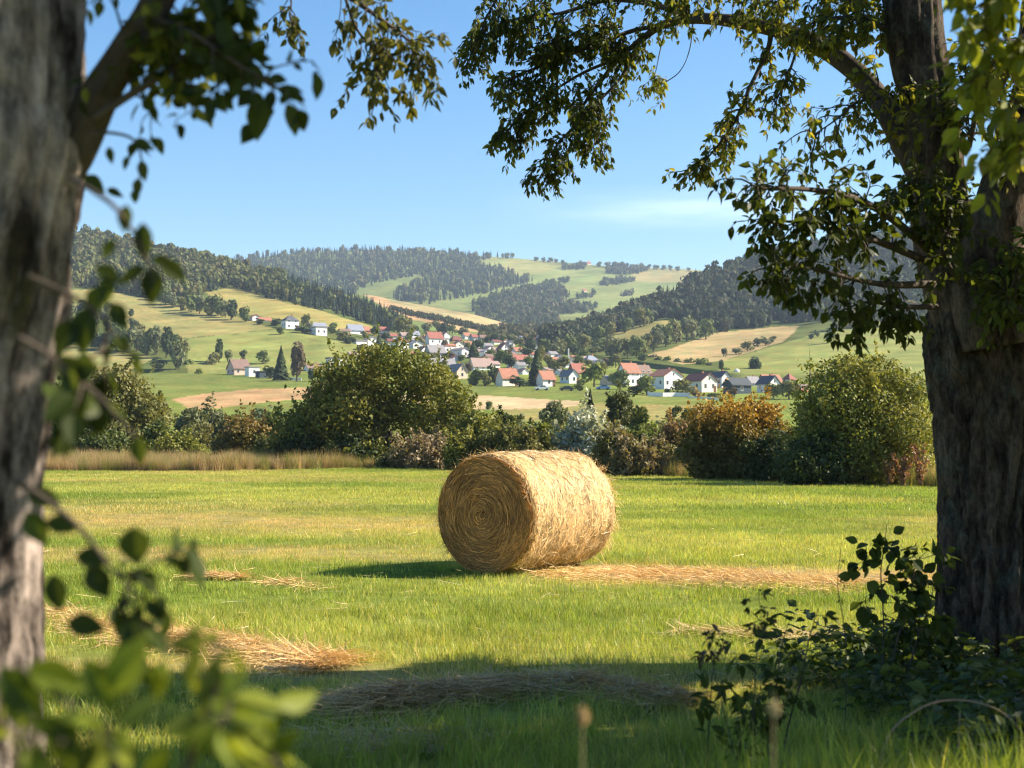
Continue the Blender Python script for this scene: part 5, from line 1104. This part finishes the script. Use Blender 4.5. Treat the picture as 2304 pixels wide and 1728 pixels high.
def finish(rng, parent, wood, leafacc, pal, ratio=.5, fine=False, name='branch', mat=M_LEAF, extra=None):
    br = wood.build(name, M_TWIG, parent, True)
    if leafacc:
        pos, d, nr, L = (np.concatenate([a[i] for a in leafacc]) for i in range(4)); V, F, c = leaves(pos, d, nr, L, ratio * rng.uniform(.8, 1.2, len(pos)), leaf_cols(rng, len(pos), pal), fine)
        obj('foliage', mesh_data('foliage', V, F, c, mat, False), br); return br, len(pos)
    return br, 0
def limb(rng, parent, ctr, rad, name='branch', n=40, seg=12, mat=None, dep=.006, seed=0, col=(.072, .056, .042)):
    pth = crom(np.asarray(ctr), n); r = np.interp(np.linspace(0, 1, n), np.linspace(0, 1, len(rad)), rad); m = MB(); V, F = tube(pth, r, seg, True, ridges(5, dep, seed)); m.add(V, F, col); return m, pth
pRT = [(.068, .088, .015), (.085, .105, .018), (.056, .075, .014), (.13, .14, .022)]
pRL = [(.19, .20, .028), (.15, .17, .025), (.24, .21, .035), (.12, .14, .022)]  # yellowish leaves, with sunlit brightness put into the colour
def right_tree():
    rng = np.random.default_rng(21); Y = 9.9; k = Y / FPX
    o = empty('broadleaf_tree', (float(P(2270, 1000, Y)[0]), Y, 0), 0, 'huge old tree with forked mossy trunk and arching branch at the right edge', 'tree'); base = np.array(o.location)
    def sub(p): return np.asarray(p) - base
    def main(ctr, Yoff, name, n, seg, dep, seed, kk, parent=o, mat=M_BARK):
        c = sub(pts([(x, y, Y + Yoff) for x, y, r in ctr])); r = np.array([q[2] * k for q in ctr]); tt = np.linspace(0, 1, len(ctr))
        cp = crom(np.c_[c, r], n); m = MB(); V, F = tube(cp[:, :3], cp[:, 3], seg, True, ridges(kk, dep, seed)); m.add(V, F); return m.build(name, mat, parent, True), cp[:, :3]
    main([(2300, 1640, 270), (2288, 1560, 200), (2280, 1450, 165), (2272, 1250, 150), (2268, 1050, 148), (2258, 900, 152), (2248, 800, 158), (2240, 720, 150), (2230, 640, 118), (2225, 580, 90)], 0, 'trunk', 260, 220, .062, 3, 12)
    main([(2200, 800, 60), (2165, 680, 72), (2128, 560, 66), (2108, 420, 62), (2101, 312, 60), (2085, 210, 62), (2062, 104, 61), (2048, 0, 60), (2010, -150, 56), (1960, -330, 46), (1900, -560, 30)], -.12, 'limb', 130, 80, .016, 5, 7)
    main([(2245, 780, 80), (2222, 650, 76), (2238, 540, 66), (2270, 420, 58), (2310, 290, 54), (2370, 140, 48), (2450, -60, 40)], -.35, 'limb', 90, 72, .014, 7, 7)
    main([(2300, 800, 90), (2318, 650, 82), (2330, 480, 74), (2345, 300, 68), (2360, 0, 55)], .25, 'limb', 90, 72, .024, 9, 8, mat=M_BARK2)  # paler bark on this limb stands in for sunlight
    # arching branch over the field
    A = sub(pts([(2110, 480, 9.85), (2045, 330, 9.9), (1980, 224, 10.1), (1900, 140, 10.3), (1795, 82, 10.6), (1667, 50, 10.9), (1560, 42, 11.2), (1490, 57, 11.4), (1437, 94, 11.5), (1395, 130, 11.6), (1350, 185, 11.6), (1310, 240, 11.6)]))
    m, ap = limb(rng, o, A, [.10, .105, .085, .075, .062, .048, .038, .03, .022, .016, .012, .008], n=90, seg=20, seed=11, dep=.010); la = []
    spray(rng, m, la, ap, .66, 1, 30, .28, .066, 11, .7, .005, 2)
    spray(rng, m, la, ap, .3, .62, 14, .26, .066, 10, .3, .005, 2, bias=(0, 0, .8))
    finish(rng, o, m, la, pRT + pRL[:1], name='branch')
    def br(path, rad, spec, pal, r0=.006, name='branch', ratio=.5, leaf=.068, n=40):
        m, bp = limb(rng, o, sub(pts(path)), rad, n=n, seg=10, seed=int(path[0][0]), dep=.003); la = []
        for (t0, t1, c, L, per, dr, bias) in spec: spray(rng, m, la, bp, t0, t1, c, L, leaf, per, dr, r0, 2, bias=bias)
        finish(rng, o, m, la, pal, ratio, name=name)
    Z = (0, 0, 0)
    # drooping sprays at the end of the arch
    br([(1490, 57, 11.4), (1420, 70, 11.5), (1330, 105, 11.5), (1240, 140, 11.5), (1175, 165, 11.5), (1130, 190, 11.5)], [.022, .004], [(.2, 1, 44, .28, 12, .6, Z)], pRT)
    br([(1437, 94, 11.5), (1400, 170, 11.5), (1345, 230, 11.4), (1290, 285, 11.4), (1250, 330, 11.4), (1228, 372, 11.4)], [.016, .003], [(.3, 1, 38, .24, 12, .7, Z)], pRT)
    br([(1395, 130, 11.6), (1310, 165, 11.6), (1230, 215, 11.6), (1170, 265, 11.6), (1135, 300, 11.6)], [.014, .003], [(.3, 1, 38, .24, 12, .7, Z)], pRT)
    br([(1340, 200, 11.6), (1352, 250, 11.5), (1345, 290, 11.5), (1338, 320, 11.5)], [.008, .003], [(.5, 1, 10, .26, 11, .9, Z)], pRT)
    br([(1560, 42, 11.2), (1470, 10, 11.3), (1370, 0, 11.4), (1260, 30, 11.4), (1170, 40, 11.4), (1110, 70, 11.4)], [.03, .004], [(.15, 1, 50, .32, 12, .6, Z)], pRT + pRL[1:2])
    br([(1470, 10, 11.3), (1360, -40, 11.4), (1240, -50, 11.4), (1140, -20, 11.4), (1095, 40, 11.3), (1085, 110, 11.3)], [.02, .003], [(.15, 1, 42, .30, 12, .7, Z)], pRT)
    br([(1400, 60, 11.5), (1330, 60, 11.5), (1270, 85, 11.5), (1215, 110, 11.5)], [.012, .003], [(.1, 1, 36, .28, 12, .6, Z)], pRT)
    # thin bare danglers with small end clusters
    br([(1500, 58, 11.4), (1486, 110, 11.4), (1478, 150, 11.4), (1470, 182, 11.4)], [.005, .002], [(.85, 1, 4, .16, 10, .8, Z)], pRL, .003, leaf=.06)
    br([(1560, 45, 11.2), (1552, 110, 11.2), (1530, 160, 11.2), (1490, 190, 11.2)], [.005, .002], [(.9, 1, 4, .16, 10, .6, Z)], pRL, .003, leaf=.06)
    # hanging branch in the middle, made to look lit by its leaf palette
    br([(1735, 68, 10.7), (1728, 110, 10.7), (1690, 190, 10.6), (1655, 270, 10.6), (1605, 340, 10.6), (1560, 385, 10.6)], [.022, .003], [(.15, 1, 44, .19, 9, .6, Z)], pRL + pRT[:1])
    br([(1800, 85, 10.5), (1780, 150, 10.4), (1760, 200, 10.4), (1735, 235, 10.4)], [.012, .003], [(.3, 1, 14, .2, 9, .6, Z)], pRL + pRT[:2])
    # leaves above the arch along the top of the picture
    br([(2010, -20, 9.9), (1900, -10, 10.1), (1790, -10, 10.3), (1680, -20, 10.5), (1560, -30, 10.7), (1480, -20, 10.8)], [.04, .005], [(.05, 1, 72, .30, 11, .6, (0, 0, -.2))], pRL + pRT)
    br([(2030, 90, 9.8), (1960, 50, 9.8), (1880, 40, 9.9), (1800, 60, 10)], [.03, .004], [(.1, 1, 44, .26, 11, .5, (0, 0, -.2))], pRL + pRT[:1])
    br([(1980, 220, 9.9), (1930, 230, 9.8), (1880, 270, 9.6), (1820, 310, 9.5)], [.012, .003], [(.2, 1, 16, .34, 9, .6, Z)], pRL, leaf=.075)
    br([(2050, 250, 9.8), (2000, 210, 9.7), (1960, 190, 9.7)], [.012, .004], [(.2, 1, 12, .3, 10, .6, Z)], pRL, leaf=.075)
    # low dark leafy branches hiding the fork
    lo = [(.06, .08, .014), (.048, .066, .012), (.08, .098, .018)]
    br([(2090, 560, 9.3), (1990, 480, 8.9), (1900, 440, 8.6), (1800, 425, 8.3), (1730, 425, 8.1), (1690, 415, 8.0)], [.03, .003], [(.12, 1, 34, .22, 8, .5, Z)], lo, leaf=.078, ratio=.6)
    br([(2090, 590, 9.3), (1980, 545, 8.9), (1880, 520, 8.6), (1790, 500, 8.3), (1720, 500, 8.2)], [.028, .003], [(.12, 1, 34, .22, 8, .5, Z)], lo, leaf=.078, ratio=.6)
    br([(2100, 640, 9.3), (1990, 640, 8.9), (1890, 620, 8.6), (1800, 600, 8.4), (1740, 610, 8.3)], [.026, .003], [(.15, 1, 28, .22, 8, .55, Z)], lo, leaf=.078, ratio=.6)
    br([(2110, 690, 9.3), (2030, 690, 9.0), (1950, 680, 8.8), (1890, 700, 8.7)], [.02, .003], [(.2, 1, 14, .2, 8, .6, Z)], lo, leaf=.085, ratio=.6)
    br([(2150, 560, 9.2), (2110, 480, 9.1), (2080, 430, 9.1), (2050, 400, 9.1)], [.014, .003], [(0, 1, 26, .2, 9, .5, Z)], lo + pRT[:1], leaf=.075, ratio=.6)
    br([(2160, 640, 9.2), (2120, 560, 9.05), (2140, 500, 9.0), (2120, 440, 9.0)], [.014, .003], [(0, 1, 20, .2, 9, .5, Z)], lo, leaf=.075, ratio=.6)
    # ivy-like sprays on the trunk at the frame edge
    br([(2290, 760, 9.2), (2270, 680, 9.1), (2285, 620, 9.1), (2310, 560, 9.1)], [.012, .003], [(0, 1, 34, .30, 11, .6, Z)], [(.08, .11, .02), (.06, .085, .017), (.12, .15, .03)], leaf=.08, ratio=.62)
    # branches beside the right-hand limb
    br([(2180, 330, 9.3), (2200, 240, 9.2), (2230, 150, 9.2), (2280, 60, 9.2)], [.02, .004], [(0, 1, 46, .42, 11, .6, Z)], pRL[1:] + pRT, leaf=.085)
right_tree()
def upper_crown(o, ctr, rad, n, size, seed, pal):
    """the rest of a crown, above and beside the picture; it throws the shade"""
    rng = np.random.default_rng(seed); B = []
    for c, r in zip(ctr, rad): B.append((*c, r))
    B = np.array(B); V, F, c = foliage(rng, B, n, size, pal, .35, .5, 1.7, flat=.8); return obj('crown', mesh_data('crown', V, [F], c, M_LEAF), o)
def near_right_tree():
    rng = np.random.default_rng(31); b = np.array([6.6, 4.6, 0]); o = empty('broadleaf_tree', b, 0, 'tree just outside the right edge whose bright yellow green leaves hang into the top corner', 'tree')
    m = MB(); V, F = tube(crom([(0, 0, -.2), (.05, 0, 1.8), (.1, .1, 3.6), (.2, .2, 6)], 30), np.linspace(.32, .12, 30), 24, True, ridges(8, .02, 4)); m.add(V, F); m.build('trunk', M_BARK, o, True)
    ctr, rad = [], []
    for i in range(84):  # unseen leaf blobs, laid out to cast the foreground shade
        a = rng.random() * 6.283; q = math.sqrt(rng.random()); x, y = (8.3 + 3.1 * q * math.cos(a), 6.2 + 3.2 * q * math.sin(a)) if i < 66 else (rng.uniform(2.6, 5.2), rng.uniform(5.2, 7.2)); ctr.append((x - b[0], y - b[1], rng.uniform(4.0, 4.8) if i < 66 else rng.uniform(4.9, 5.3))); rad.append(rng.uniform(.45, .65) if i < 66 else .5)
    for i in range(22): ctr.append((rng.uniform(4.7, 9.0) - b[0], rng.uniform(9.2, 10.6) - b[1], rng.uniform(3.6, 5.4))); rad.append(rng.uniform(.14, .32))
    keep = [k for k, c in enumerate(ctr) if not (6.4 < c[0] + b[0] < 9.6 and 3.6 < c[1] + b[1] < 6.4) and not (6.3 < c[0] + b[0] < 8.2 and c[1] + b[1] > 8.8)]; ctr, rad = [ctr[k] for k in keep], [rad[k] for k in keep]  # gaps cut in the crown to let sun patches through
    for i in range(17): ctr.append((rng.uniform(4.3, 6.4) - b[0], rng.uniform(6.9, 9.5) - b[1], rng.uniform(4.0, 4.6))); rad.append(rng.uniform(.4, .55))
    for i in range(16): ctr.append((rng.uniform(2.6, 4.4) - b[0], rng.uniform(5.4, 7.9) - b[1], rng.uniform(4.85, 5.3))); rad.append(.42)
    for x, y, z, r in [(8.6, 8.2, 4.6, .9), (9.6, 8.4, 5.4, 1.1)]: ctr.append((x - b[0], y - b[1], z)); rad.append(r)
    upper_crown(o, ctr, rad, 25000, .15, 32, pRT)
    bl = [(.24, .27, .03), (.19, .22, .025), (.28, .28, .05), (.14, .17, .02)]  # leaf colours brightened to look sunlit
    for path, c in (([(2900, -60, 4.9), (2600, -20, 4.6), (2420, 30, 4.5), (2330, 70, 4.4), (2265, 110, 4.4), (2215, 170, 4.4)], 20), ([(2800, 160, 5), (2480, 190, 4.7), (2350, 230, 4.6), (2290, 280, 4.6), (2260, 330, 4.6)], 13), ([(2800, -200, 4.7), (2480, -120, 4.4), (2340, -60, 4.3), (2260, -20, 4.3), (2190, 20, 4.3)], 16)):
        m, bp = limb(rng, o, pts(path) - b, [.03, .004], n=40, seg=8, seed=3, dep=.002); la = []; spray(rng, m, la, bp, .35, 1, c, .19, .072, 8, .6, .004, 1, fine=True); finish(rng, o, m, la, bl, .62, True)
near_right_tree()
def img_leaf(acc, sx, sy, ln, ang, Y, tilt=0.0, yaw=0.0):
    """one placed leaf: base at a photo pixel, pointing at an angle in the picture (0 = right, 90 = down)"""
    p = P(sx, sy, Y); a = math.radians(ang); d = np.array([math.cos(a), tilt, -math.sin(a)]); acc.append((p[None], d[None], np.array([[math.sin(yaw) * .8, -1.0, .35]]), np.array([ln * Y / FPX])))
def left_tree():
    rng = np.random.default_rng(41); Y = 3.3; k = Y / FPX
    b = np.array([float(P(-130, 1000, Y)[0]), Y, 0]); o = empty('broadleaf_tree', b, 0, 'out of focus tree with pale streaked bark along the left edge', 'tree')
    ctr = [(-120, 2560, 420), (-128, 2420, 300), (-132, 2100, 250), (-130, 1728, 228), (-136, 1510, 230), (-134, 1250, 232), (-130, 1042, 232), (-118, 833, 233), (-88, 667, 236), (-64, 540, 232), (-50, 430, 232), (-40, 340, 240), (-42, 260, 230), (-44, 100, 232), (-40, -100, 226), (-20, -500, 200), (10, -900, 170)]
    c = pts([(x - 12 - 22 * float(sstep(500, 1300, np.array(y))), y, Y) for x, y, r in ctr]) - b; r = np.array([q[2] * k for q in ctr]); cp = crom(np.c_[c, r], 220)
    m = MB(); V, F = tube(cp[:, :3], cp[:, 3], 120, True, ridges(10, .030, 45)); m.add(V, F); m.build('trunk', M_BARK2, o, True)
    # moss cushions
    pal = [(.06, .065, .016), (.05, .06, .015), (.085, .075, .02), (.07, .055, .018)]
    A = pts([(-20, 640, 3.32), (80, 480, 3.32), (165, 330, 3.3), (240, 180, 3.28), (320, 60, 3.26), (400, -90, 3.25), (520, -350, 3.2)]) - b
    m, ap = limb(rng, o, A, [.03, .05, .05, .041, .036, .033, .02], n=60, seg=24, seed=46, dep=.010); la = []
    spray(rng, m, la, ap, .45, 1, 20, .20, .05, 8, .5, .004, 1, fine=True); finish(rng, o, m, la, pRT + pRL[:2], .55, True)
    def br(path, rad, cnt, L, leaf, per, pal, t0=.2, dr=.6, ratio=.58, explicit=(), Yx=3.2, sub=1):
        m, bp = limb(rng, o, pts(path) - b, rad, n=30, seg=8, seed=int(path[0][0] + 500), dep=.001); la = []
        if cnt: spray(rng, m, la, bp, t0, 1, cnt, L, leaf, per, dr, .003, sub, fine=True)
        ex = []
        for e in explicit: img_leaf(ex, *e)
        for p, d, n_, l_ in ex: la.append((p - b, d, n_, l_))
        finish(rng, o, m, la, pal, ratio, True)
    dk = [(.045, .065, .012), (.06, .08, .014), (.035, .052, .011)]
    br([(205, 270, 3.2), (290, 215, 3.2), (365, 170, 3.2), (440, 105, 3.2), (520, 60, 3.2)], [.011, .004], 16, .14, .05, 7, dk + pRL[:1])
    br([(300, 100, 3.2), (370, 60, 3.25), (450, 20, 3.3), (520, -10, 3.3)], [.012, .004], 20, .15, .055, 8, dk + pRL[:2])
    br([(330, 40, 3.2), (420, 70, 3.1), (480, 110, 3.1), (560, 160, 3.1), (640, 205, 3.1)], [.008, .002], 12, .10, .05, 6, dk, .1, .5, .6,
       [(585, 218, 100, 95, 3.1, .1, .2), (645, 232, 78, 72, 3.1, .3, 1.0), (622, 198, 72, 20, 3.1, .2, .3), (560, 150, 60, 60, 3.1), (492, 220, 46, 125, 3.1), (470, 205, 60, 175, 3.1), (440, 212, 40, 190, 3.1), (530, 90, 90, 95, 3.1, .2, .6), (455, 110, 80, 110, 3.1), (500, 40, 80, 80, 3.1)])
    br([(195, 300, 3.1), (255, 300, 3.05), (300, 315, 3.05), (318, 360, 3.05), (310, 420, 3.05)], [.004, .0015], 0, .1, .04, 5, dk, .2, .6, .55,
       [(300, 315, 52, 25, 3.05), (245, 330, 40, 80, 3.05), (290, 350, 36, 110, 3.05), (318, 360, 50, 80, 3.05), (312, 400, 44, 95, 3.05), (306, 425, 34, 95, 3.05), (190, 395, 60, 40, 3.05), (240, 425, 42, 25, 3.05)])
    br([(160, 400, 2.5), (240, 450, 2.1), (285, 500, 2.1), (320, 560, 2.1), (340, 610, 2.1), (345, 650, 2.1)], [.004, .0015], 0, .1, .04, 5, dk, .2, .6, .55,
       [(285, 460, 66, 95, 2.1), (322, 500, 92, 88, 2.1), (262, 540, 55, 130, 2.1), (345, 600, 90, 95, 2.1, .1, .2), (330, 600, 78, 150, 2.1), (362, 585, 75, 40, 2.1), (340, 580, 60, 20, 2.1), (250, 610, 80, 100, 2.1), (345, 610, 60, 110, 2.1)])
    br([(60, 620, 2.1), (150, 660, 2.1), (215, 700, 2.1), (240, 740, 2.1), (230, 800, 2.1)], [.005, .002], 3, .10, .05, 6, dk, .3, .8, .6,
       [(250, 680, 70, 60, 2.1), (200, 690, 110, 100, 2.1), (170, 720, 90, 120, 2.1), (230, 640, 80, 110, 2.1), (215, 600, 70, 30, 2.1)])
    br([(40, 760, 1.9), (110, 800, 1.9), (165, 850, 1.9), (230, 900, 1.9), (305, 985, 1.9)], [.005, .0015], 2, .10, .055, 6, dk, .1, .8, .6,
       [(130, 800, 110, 50, 1.9), (150, 860, 120, 70, 1.9), (220, 830, 70, 160, 1.9), (310, 980, 70, 85, 1.9), (120, 900, 90, 60, 1.9), (190, 900, 70, 20, 1.9)])
    br([(30, 1080, 1.9), (110, 1130, 1.9), (190, 1200, 1.9), (250, 1280, 1.9), (330, 1350, 1.9)], [.005, .0015], 5, .09, .05, 6, dk, .2, .6, .7,
       [(300, 1185, 88, 85, 1.9), (105, 1170, 70, 20, 1.9), (170, 1250, 80, 10, 1.9), (200, 1270, 90, 60, 1.9), (330, 1350, 50, 55, 1.9), (60, 1150, 90, 60, 1.9), (120, 1290, 90, 80, 1.9), (150, 1400, 90, 10, 1.9), (60, 1110, 80, 15, 1.9)])
    # a further branch of the same crown whose tips hang in at the top
    br([(560, -260, 6.8), (640, -110, 6.7), (720, -50, 6.7), (810, 10, 6.6), (880, 60, 6.6), (930, 100, 6.6), (960, 130, 6.6)], [.02, .002], 34, .28, .06, 9, [(.10, .105, .025), (.14, .13, .035), (.075, .085, .02)], .4, .7, .5)
    br([(600, -160, 6.7), (640, -60, 6.7), (655, 0, 6.7), (650, 30, 6.7)], [.008, .002], 8, .2, .055, 8, [(.10, .10, .025), (.075, .085, .02)], .6, .9, .5)
    br([(760, -60, 6.6), (800, 60, 6.6), (850, 120, 6.6), (850, 150, 6.6)], [.008, .002], 14, .24, .06, 8, [(.11, .11, .028), (.15, .14, .04)], .4, .8, .5)
    # the crown overhead
    ctr, rad = [], []
    for i in range(16):
        a = rng.random() * 6.283; q = math.sqrt(rng.random()); ctr.append((2.4 * q * math.cos(a) - .3, 1.6 * q * math.sin(a) - .6, rng.uniform(4.0, 5.6))); rad.append(rng.uniform(.5, .8))
    for x, y, z, r in [(1.0, 3.2, 3.5, .32), (1.7, 3.5, 3.9, .4), (.7, 3.0, 3.2, .28), (2.2, 3.3, 4.5, .45), (1.3, 3.5, 4.3, .4), (.9, 3.4, 2.95, .2), (2.6, 3.2, 3.9, .4), (.4, 3.2, 3.3, .3)]: ctr.append((x - b[0], y - b[1], z)); rad.append(r)  # unseen leaf blobs added to dapple the trunk with shade
    upper_crown(o, ctr, rad, 5500, .12, 47, pRT)
left_tree()
# ---------------------------------------------------------------- plants at the foot of the trees
def img_plant(name, label, Y, stems, pal, leafL, ratio=.6, per=9, cnt=6, L=.12, explicit=(), droop=.3, cat='plant', t0=.3, seed=0, r=.006, flower=None):
    rng = np.random.default_rng(seed + int(stems[0][0][0])); b = P(stems[0][0][0], stems[0][0][1], Y); b = np.array([b[0], Y, 0]); o = empty(name, b, 0, label, cat)
    for i, s in enumerate(stems):
        ctr = pts([(q[0], q[1], q[2] if len(q) > 2 else Y) for q in s]) - b; m, bp = limb(rng, o, ctr, [r, r * .3], n=26, seg=6, seed=i, dep=.0005); la = []
        if cnt: spray(rng, m, la, bp, t0, 1, cnt, L, leafL, per, droop, r * .4, 1, fine=True)
        ex = []
        if i == 0:
            for e in explicit: img_leaf(ex, *e)
        for p, d, n_, l_ in ex: la.append((p - b, d, n_, l_))
        finish(rng, o, m, la, pal, ratio, True, 'stem')
    return o
bright = [(.15, .19, .02), (.10, .14, .016), (.22, .25, .035), (.06, .09, .012)]
img_plant('sapling', 'blurred bush of bright oval leaves filling the bottom left corner', 1.35,
          [[(330, 2300), (380, 1900), (430, 1700), (470, 1600), (490, 1540)], [(330, 2300), (300, 1900), (250, 1700), (170, 1600), (60, 1520)], [(330, 2300), (480, 1900), (560, 1760), (620, 1700)], [(330, 2300), (140, 1900), (60, 1750), (-30, 1650)]],
          bright, .046, .5, 6, 5, .10, [(470, 1600, 110, 280, 1.35, 0, .2), (480, 1590, 150, 8, 1.35, .2, .5), (470, 1640, 120, 40, 1.35, -.2, -.4), (450, 1620, 110, 100, 1.35), (560, 1680, 130, 60, 1.35, .3, .2), (250, 1560, 150, 300, 1.35), (190, 1480, 140, 60, 1.35), (60, 1500, 150, 20, 1.35), (0, 1500, 160, 50, 1.35), (380, 1680, 110, 120, 1.35), (290, 1650, 120, 150, 1.35), (120, 1620, 130, 70, 1.35), (420, 1540, 90, 290, 1.35)], seed=1)
dkp = [(.058, .08, .018), (.075, .10, .022), (.048, .068, .016)]
img_plant('climbing_weed', 'tall dark weed with heart-shaped leaves standing before the right trunk', 8.6,
          [[(1985, 1520), (1988, 1400), (1982, 1290), (1990, 1230), (1995, 1180)], [(2000, 1520), (2030, 1400), (2050, 1330), (2060, 1270), (2085, 1240)], [(2040, 1520), (2070, 1420), (2095, 1350), (2100, 1290)]], dkp, .085, .75, 8, 9, .22,
          [(1945, 1370, 42, 95, 8.6), (1960, 1380, 30, 60, 8.6), (1985, 1260, 34, 160, 8.6), (2000, 1290, 36, 60, 8.6), (1990, 1225, 30, 200, 8.6), (2010, 1200, 30, 330, 8.6), (1915, 1300, 30, 190, 8.6), (1930, 1220, 30, 200, 8.6), (1925, 1240, 34, 30, 8.6), (1950, 1310, 40, 40, 8.6), (1970, 1330, 36, 30, 8.6)], .35, seed=2, t0=.25)
img_plant('bramble', 'dense dark bramble hugging the left foot of the right trunk', 8.9, [[(2060, 1540), (2050, 1460), (2020, 1400), (1980, 1380)], [(2090, 1540), (2090, 1440), (2080, 1370), (2060, 1330)], [(2020, 1540), (1980, 1470), (1940, 1440), (1910, 1430)], [(2110, 1540), (2120, 1460), (2115, 1400), (2110, 1350)]], dkp, .07, .7, 8, 9, .20, (), .4, 'bush', .1, seed=3)
img_plant('nettle', 'upright dark nettle in the shade left of the tall weed', 6.6, [[(1740, 1830), (1742, 1650), (1745, 1560), (1760, 1450), (1775, 1400)], [(1745, 1830), (1770, 1650), (1800, 1540), (1820, 1440), (1840, 1370)], [(1740, 1830), (1725, 1660), (1700, 1560)]], dkp, .06, .5, 8, 8, .12, (), .3, seed=4, t0=.3)
img_plant('wild_mint', 'thin stemmed weed with a purplish flower tip in front of the mown strip', 6.2, [[(1690, 1840), (1694, 1650), (1700, 1500), (1712, 1400), (1706, 1330)], [(1690, 1840), (1640, 1650), (1610, 1520), (1590, 1430)]], [(.06, .075, .025), (.10, .08, .07), (.05, .065, .02)], .04, .5, 7, 7, .07, (), .3, seed=5, t0=.7, r=.003)
img_plant('grass_stem', 'thin bent stalk rising alone left of the tall weed', 7.6, [[(1900, 1660), (1905, 1500), (1898, 1400), (1885, 1320), (1890, 1250), (1895, 1220)]], dkp, .03, .35, 4, 3, .05, (), .4, seed=6, t0=.5, r=.003)
img_plant('sorrel', 'broad dark sorrel leaves low in the shade right of centre', 6.4, [[(1590, 1860), (1592, 1700), (1600, 1560), (1608, 1480)], [(1650, 1860), (1660, 1700), (1690, 1600), (1720, 1560)]], dkp, .10, .35, 5, 5, .1, (), .2, seed=7, t0=.3, r=.004)
def arch_stem(name, label, Y, path, col, r=.006):
    b = P(path[0][0], path[0][1], Y); b = np.array([b[0], Y, 0]); o = empty(name, b, 0, label, 'plant'); m, bp = limb(None, o, pts([(x, y, Y) for x, y in path]) - b, [r, r * .4], n=40, seg=8, dep=.0004); V = m.V[0]; m.c = [np.tile(col, (len(V), 1))]; m.build('stem', M_TWIG, o, True)
    return o, bp
arch_stem('dry_stalk', 'pale dry stalk arching over at the foot of the right trunk', 5.6, [(1960, 1900), (1990, 1680), (2060, 1600), (2150, 1575), (2250, 1600), (2330, 1680)], (.30, .20, .13), .005)
arch_stem('dry_stalk', 'straight pale dry stalk under the arching one at the right trunk', 5.6, [(2150, 1900), (2155, 1700), (2160, 1600)], (.30, .22, .15), .004)
def seed_head(sx, top, Y, label, hl, col, bend=0):
    rng = np.random.default_rng(sx); base = gpy = HORIZON + CAMZ * FPX / Y
    o, bp = arch_stem('seeding_grass', label, Y, [(sx - bend * 20, base + 15), (sx - bend * 5, (base + top) / 2), (sx, top + hl), (sx + bend * 6, top)], (.22, .19, .09), .0022)
    n = 150; t = rng.random(n); p = lerp(bp[-1][None], bp[-12][None] if len(bp) > 12 else bp[0][None], t[:, None]) + rng.normal(size=(n, 3)) * .0026
    V, F = quads(rng, p, np.full(n, .0042), None, 0, 1.9); obj('seed_head', mesh_data('seed_head', V, [F], np.array(col) * (.7 + .6 * rng.random((n, 1))).repeat(4, 0), M_FOL), o)
seed_head(1310, 1600, 1.75, 'blurred grass stalk with a plump pale seed head at the bottom centre', 90, (.42, .30, .17), .4)
seed_head(1740, 1590, 1.8, 'blurred stalk with a pale tufted head in front of the dark shade', 70, (.42, .36, .24), .3)
# long grass and low herbs in the foreground
cU = proto_collection('herb_tuft', [])
def herb(rng):
    n = 60; a = rng.random(n) * 6.283; r = .16 * np.sqrt(rng.random(n)); p = np.stack([r * np.cos(a), r * np.sin(a), .02 + .22 * rng.random(n)], 1); d = np.stack([np.cos(a), np.sin(a), rng.uniform(-.4, .5, n)], 1)
    V, F, c = leaves(p, d, rng.normal(size=(n, 3)) * .5 + [0, 0, 1], rng.uniform(.03, .08, n), .6, np.ones((n, 3)) * (.7 + .6 * rng.random((n, 1)))); return mesh_data('herb', V, F, c, M_GRASS)
for i in range(5): cU.objects.link(bpy.data.objects.new(f'herb_{i}', herb(rp)))
n = 260; x = rg.uniform(1.4, 4.6, n); y = rg.uniform(6.0, 10.2, n); k = (x > 1.5 + (9.6 - y) * .12 + .5 * fbm(x * 2, y * 2, 91, 3)) & (rg.random(n) < sstep(1.2, 2.6, x)); x, y = x[k], y[k]
scatter('undergrowth', 'dark leafy undergrowth around the foot of the right trunk', np.stack([x, y, fz(x, y)], 1), np.tile([.085, .11, .028], (len(x), 1)) * rg.uniform(.7, 1.3, (len(x), 1)), rg.uniform(.7, 1.6, len(x)), cU, 5, 92, .2)
x, y = wedge(3.6, 9.2, 26, 1.3); hh = .45 + .5 * fbm(x / .9, y / .9, 93, 3) + .35 * sstep(1.0, 2.4, x) * sstep(8, 5, y); hh = hh * (1 - .62 * sstep(7.2, 7.9, y) * sstep(2.4, 1.8, x)); scatter('grass', 'long shaded grass along the bottom of the picture', np.stack([x, y, fz(x, y)], 1), gtint(x, y) * [.68, .78, .6], hh * rg.uniform(.7, 1.15, len(x)), cT, 6, 94, .1)  # tint darkened so the front shade reads deeper
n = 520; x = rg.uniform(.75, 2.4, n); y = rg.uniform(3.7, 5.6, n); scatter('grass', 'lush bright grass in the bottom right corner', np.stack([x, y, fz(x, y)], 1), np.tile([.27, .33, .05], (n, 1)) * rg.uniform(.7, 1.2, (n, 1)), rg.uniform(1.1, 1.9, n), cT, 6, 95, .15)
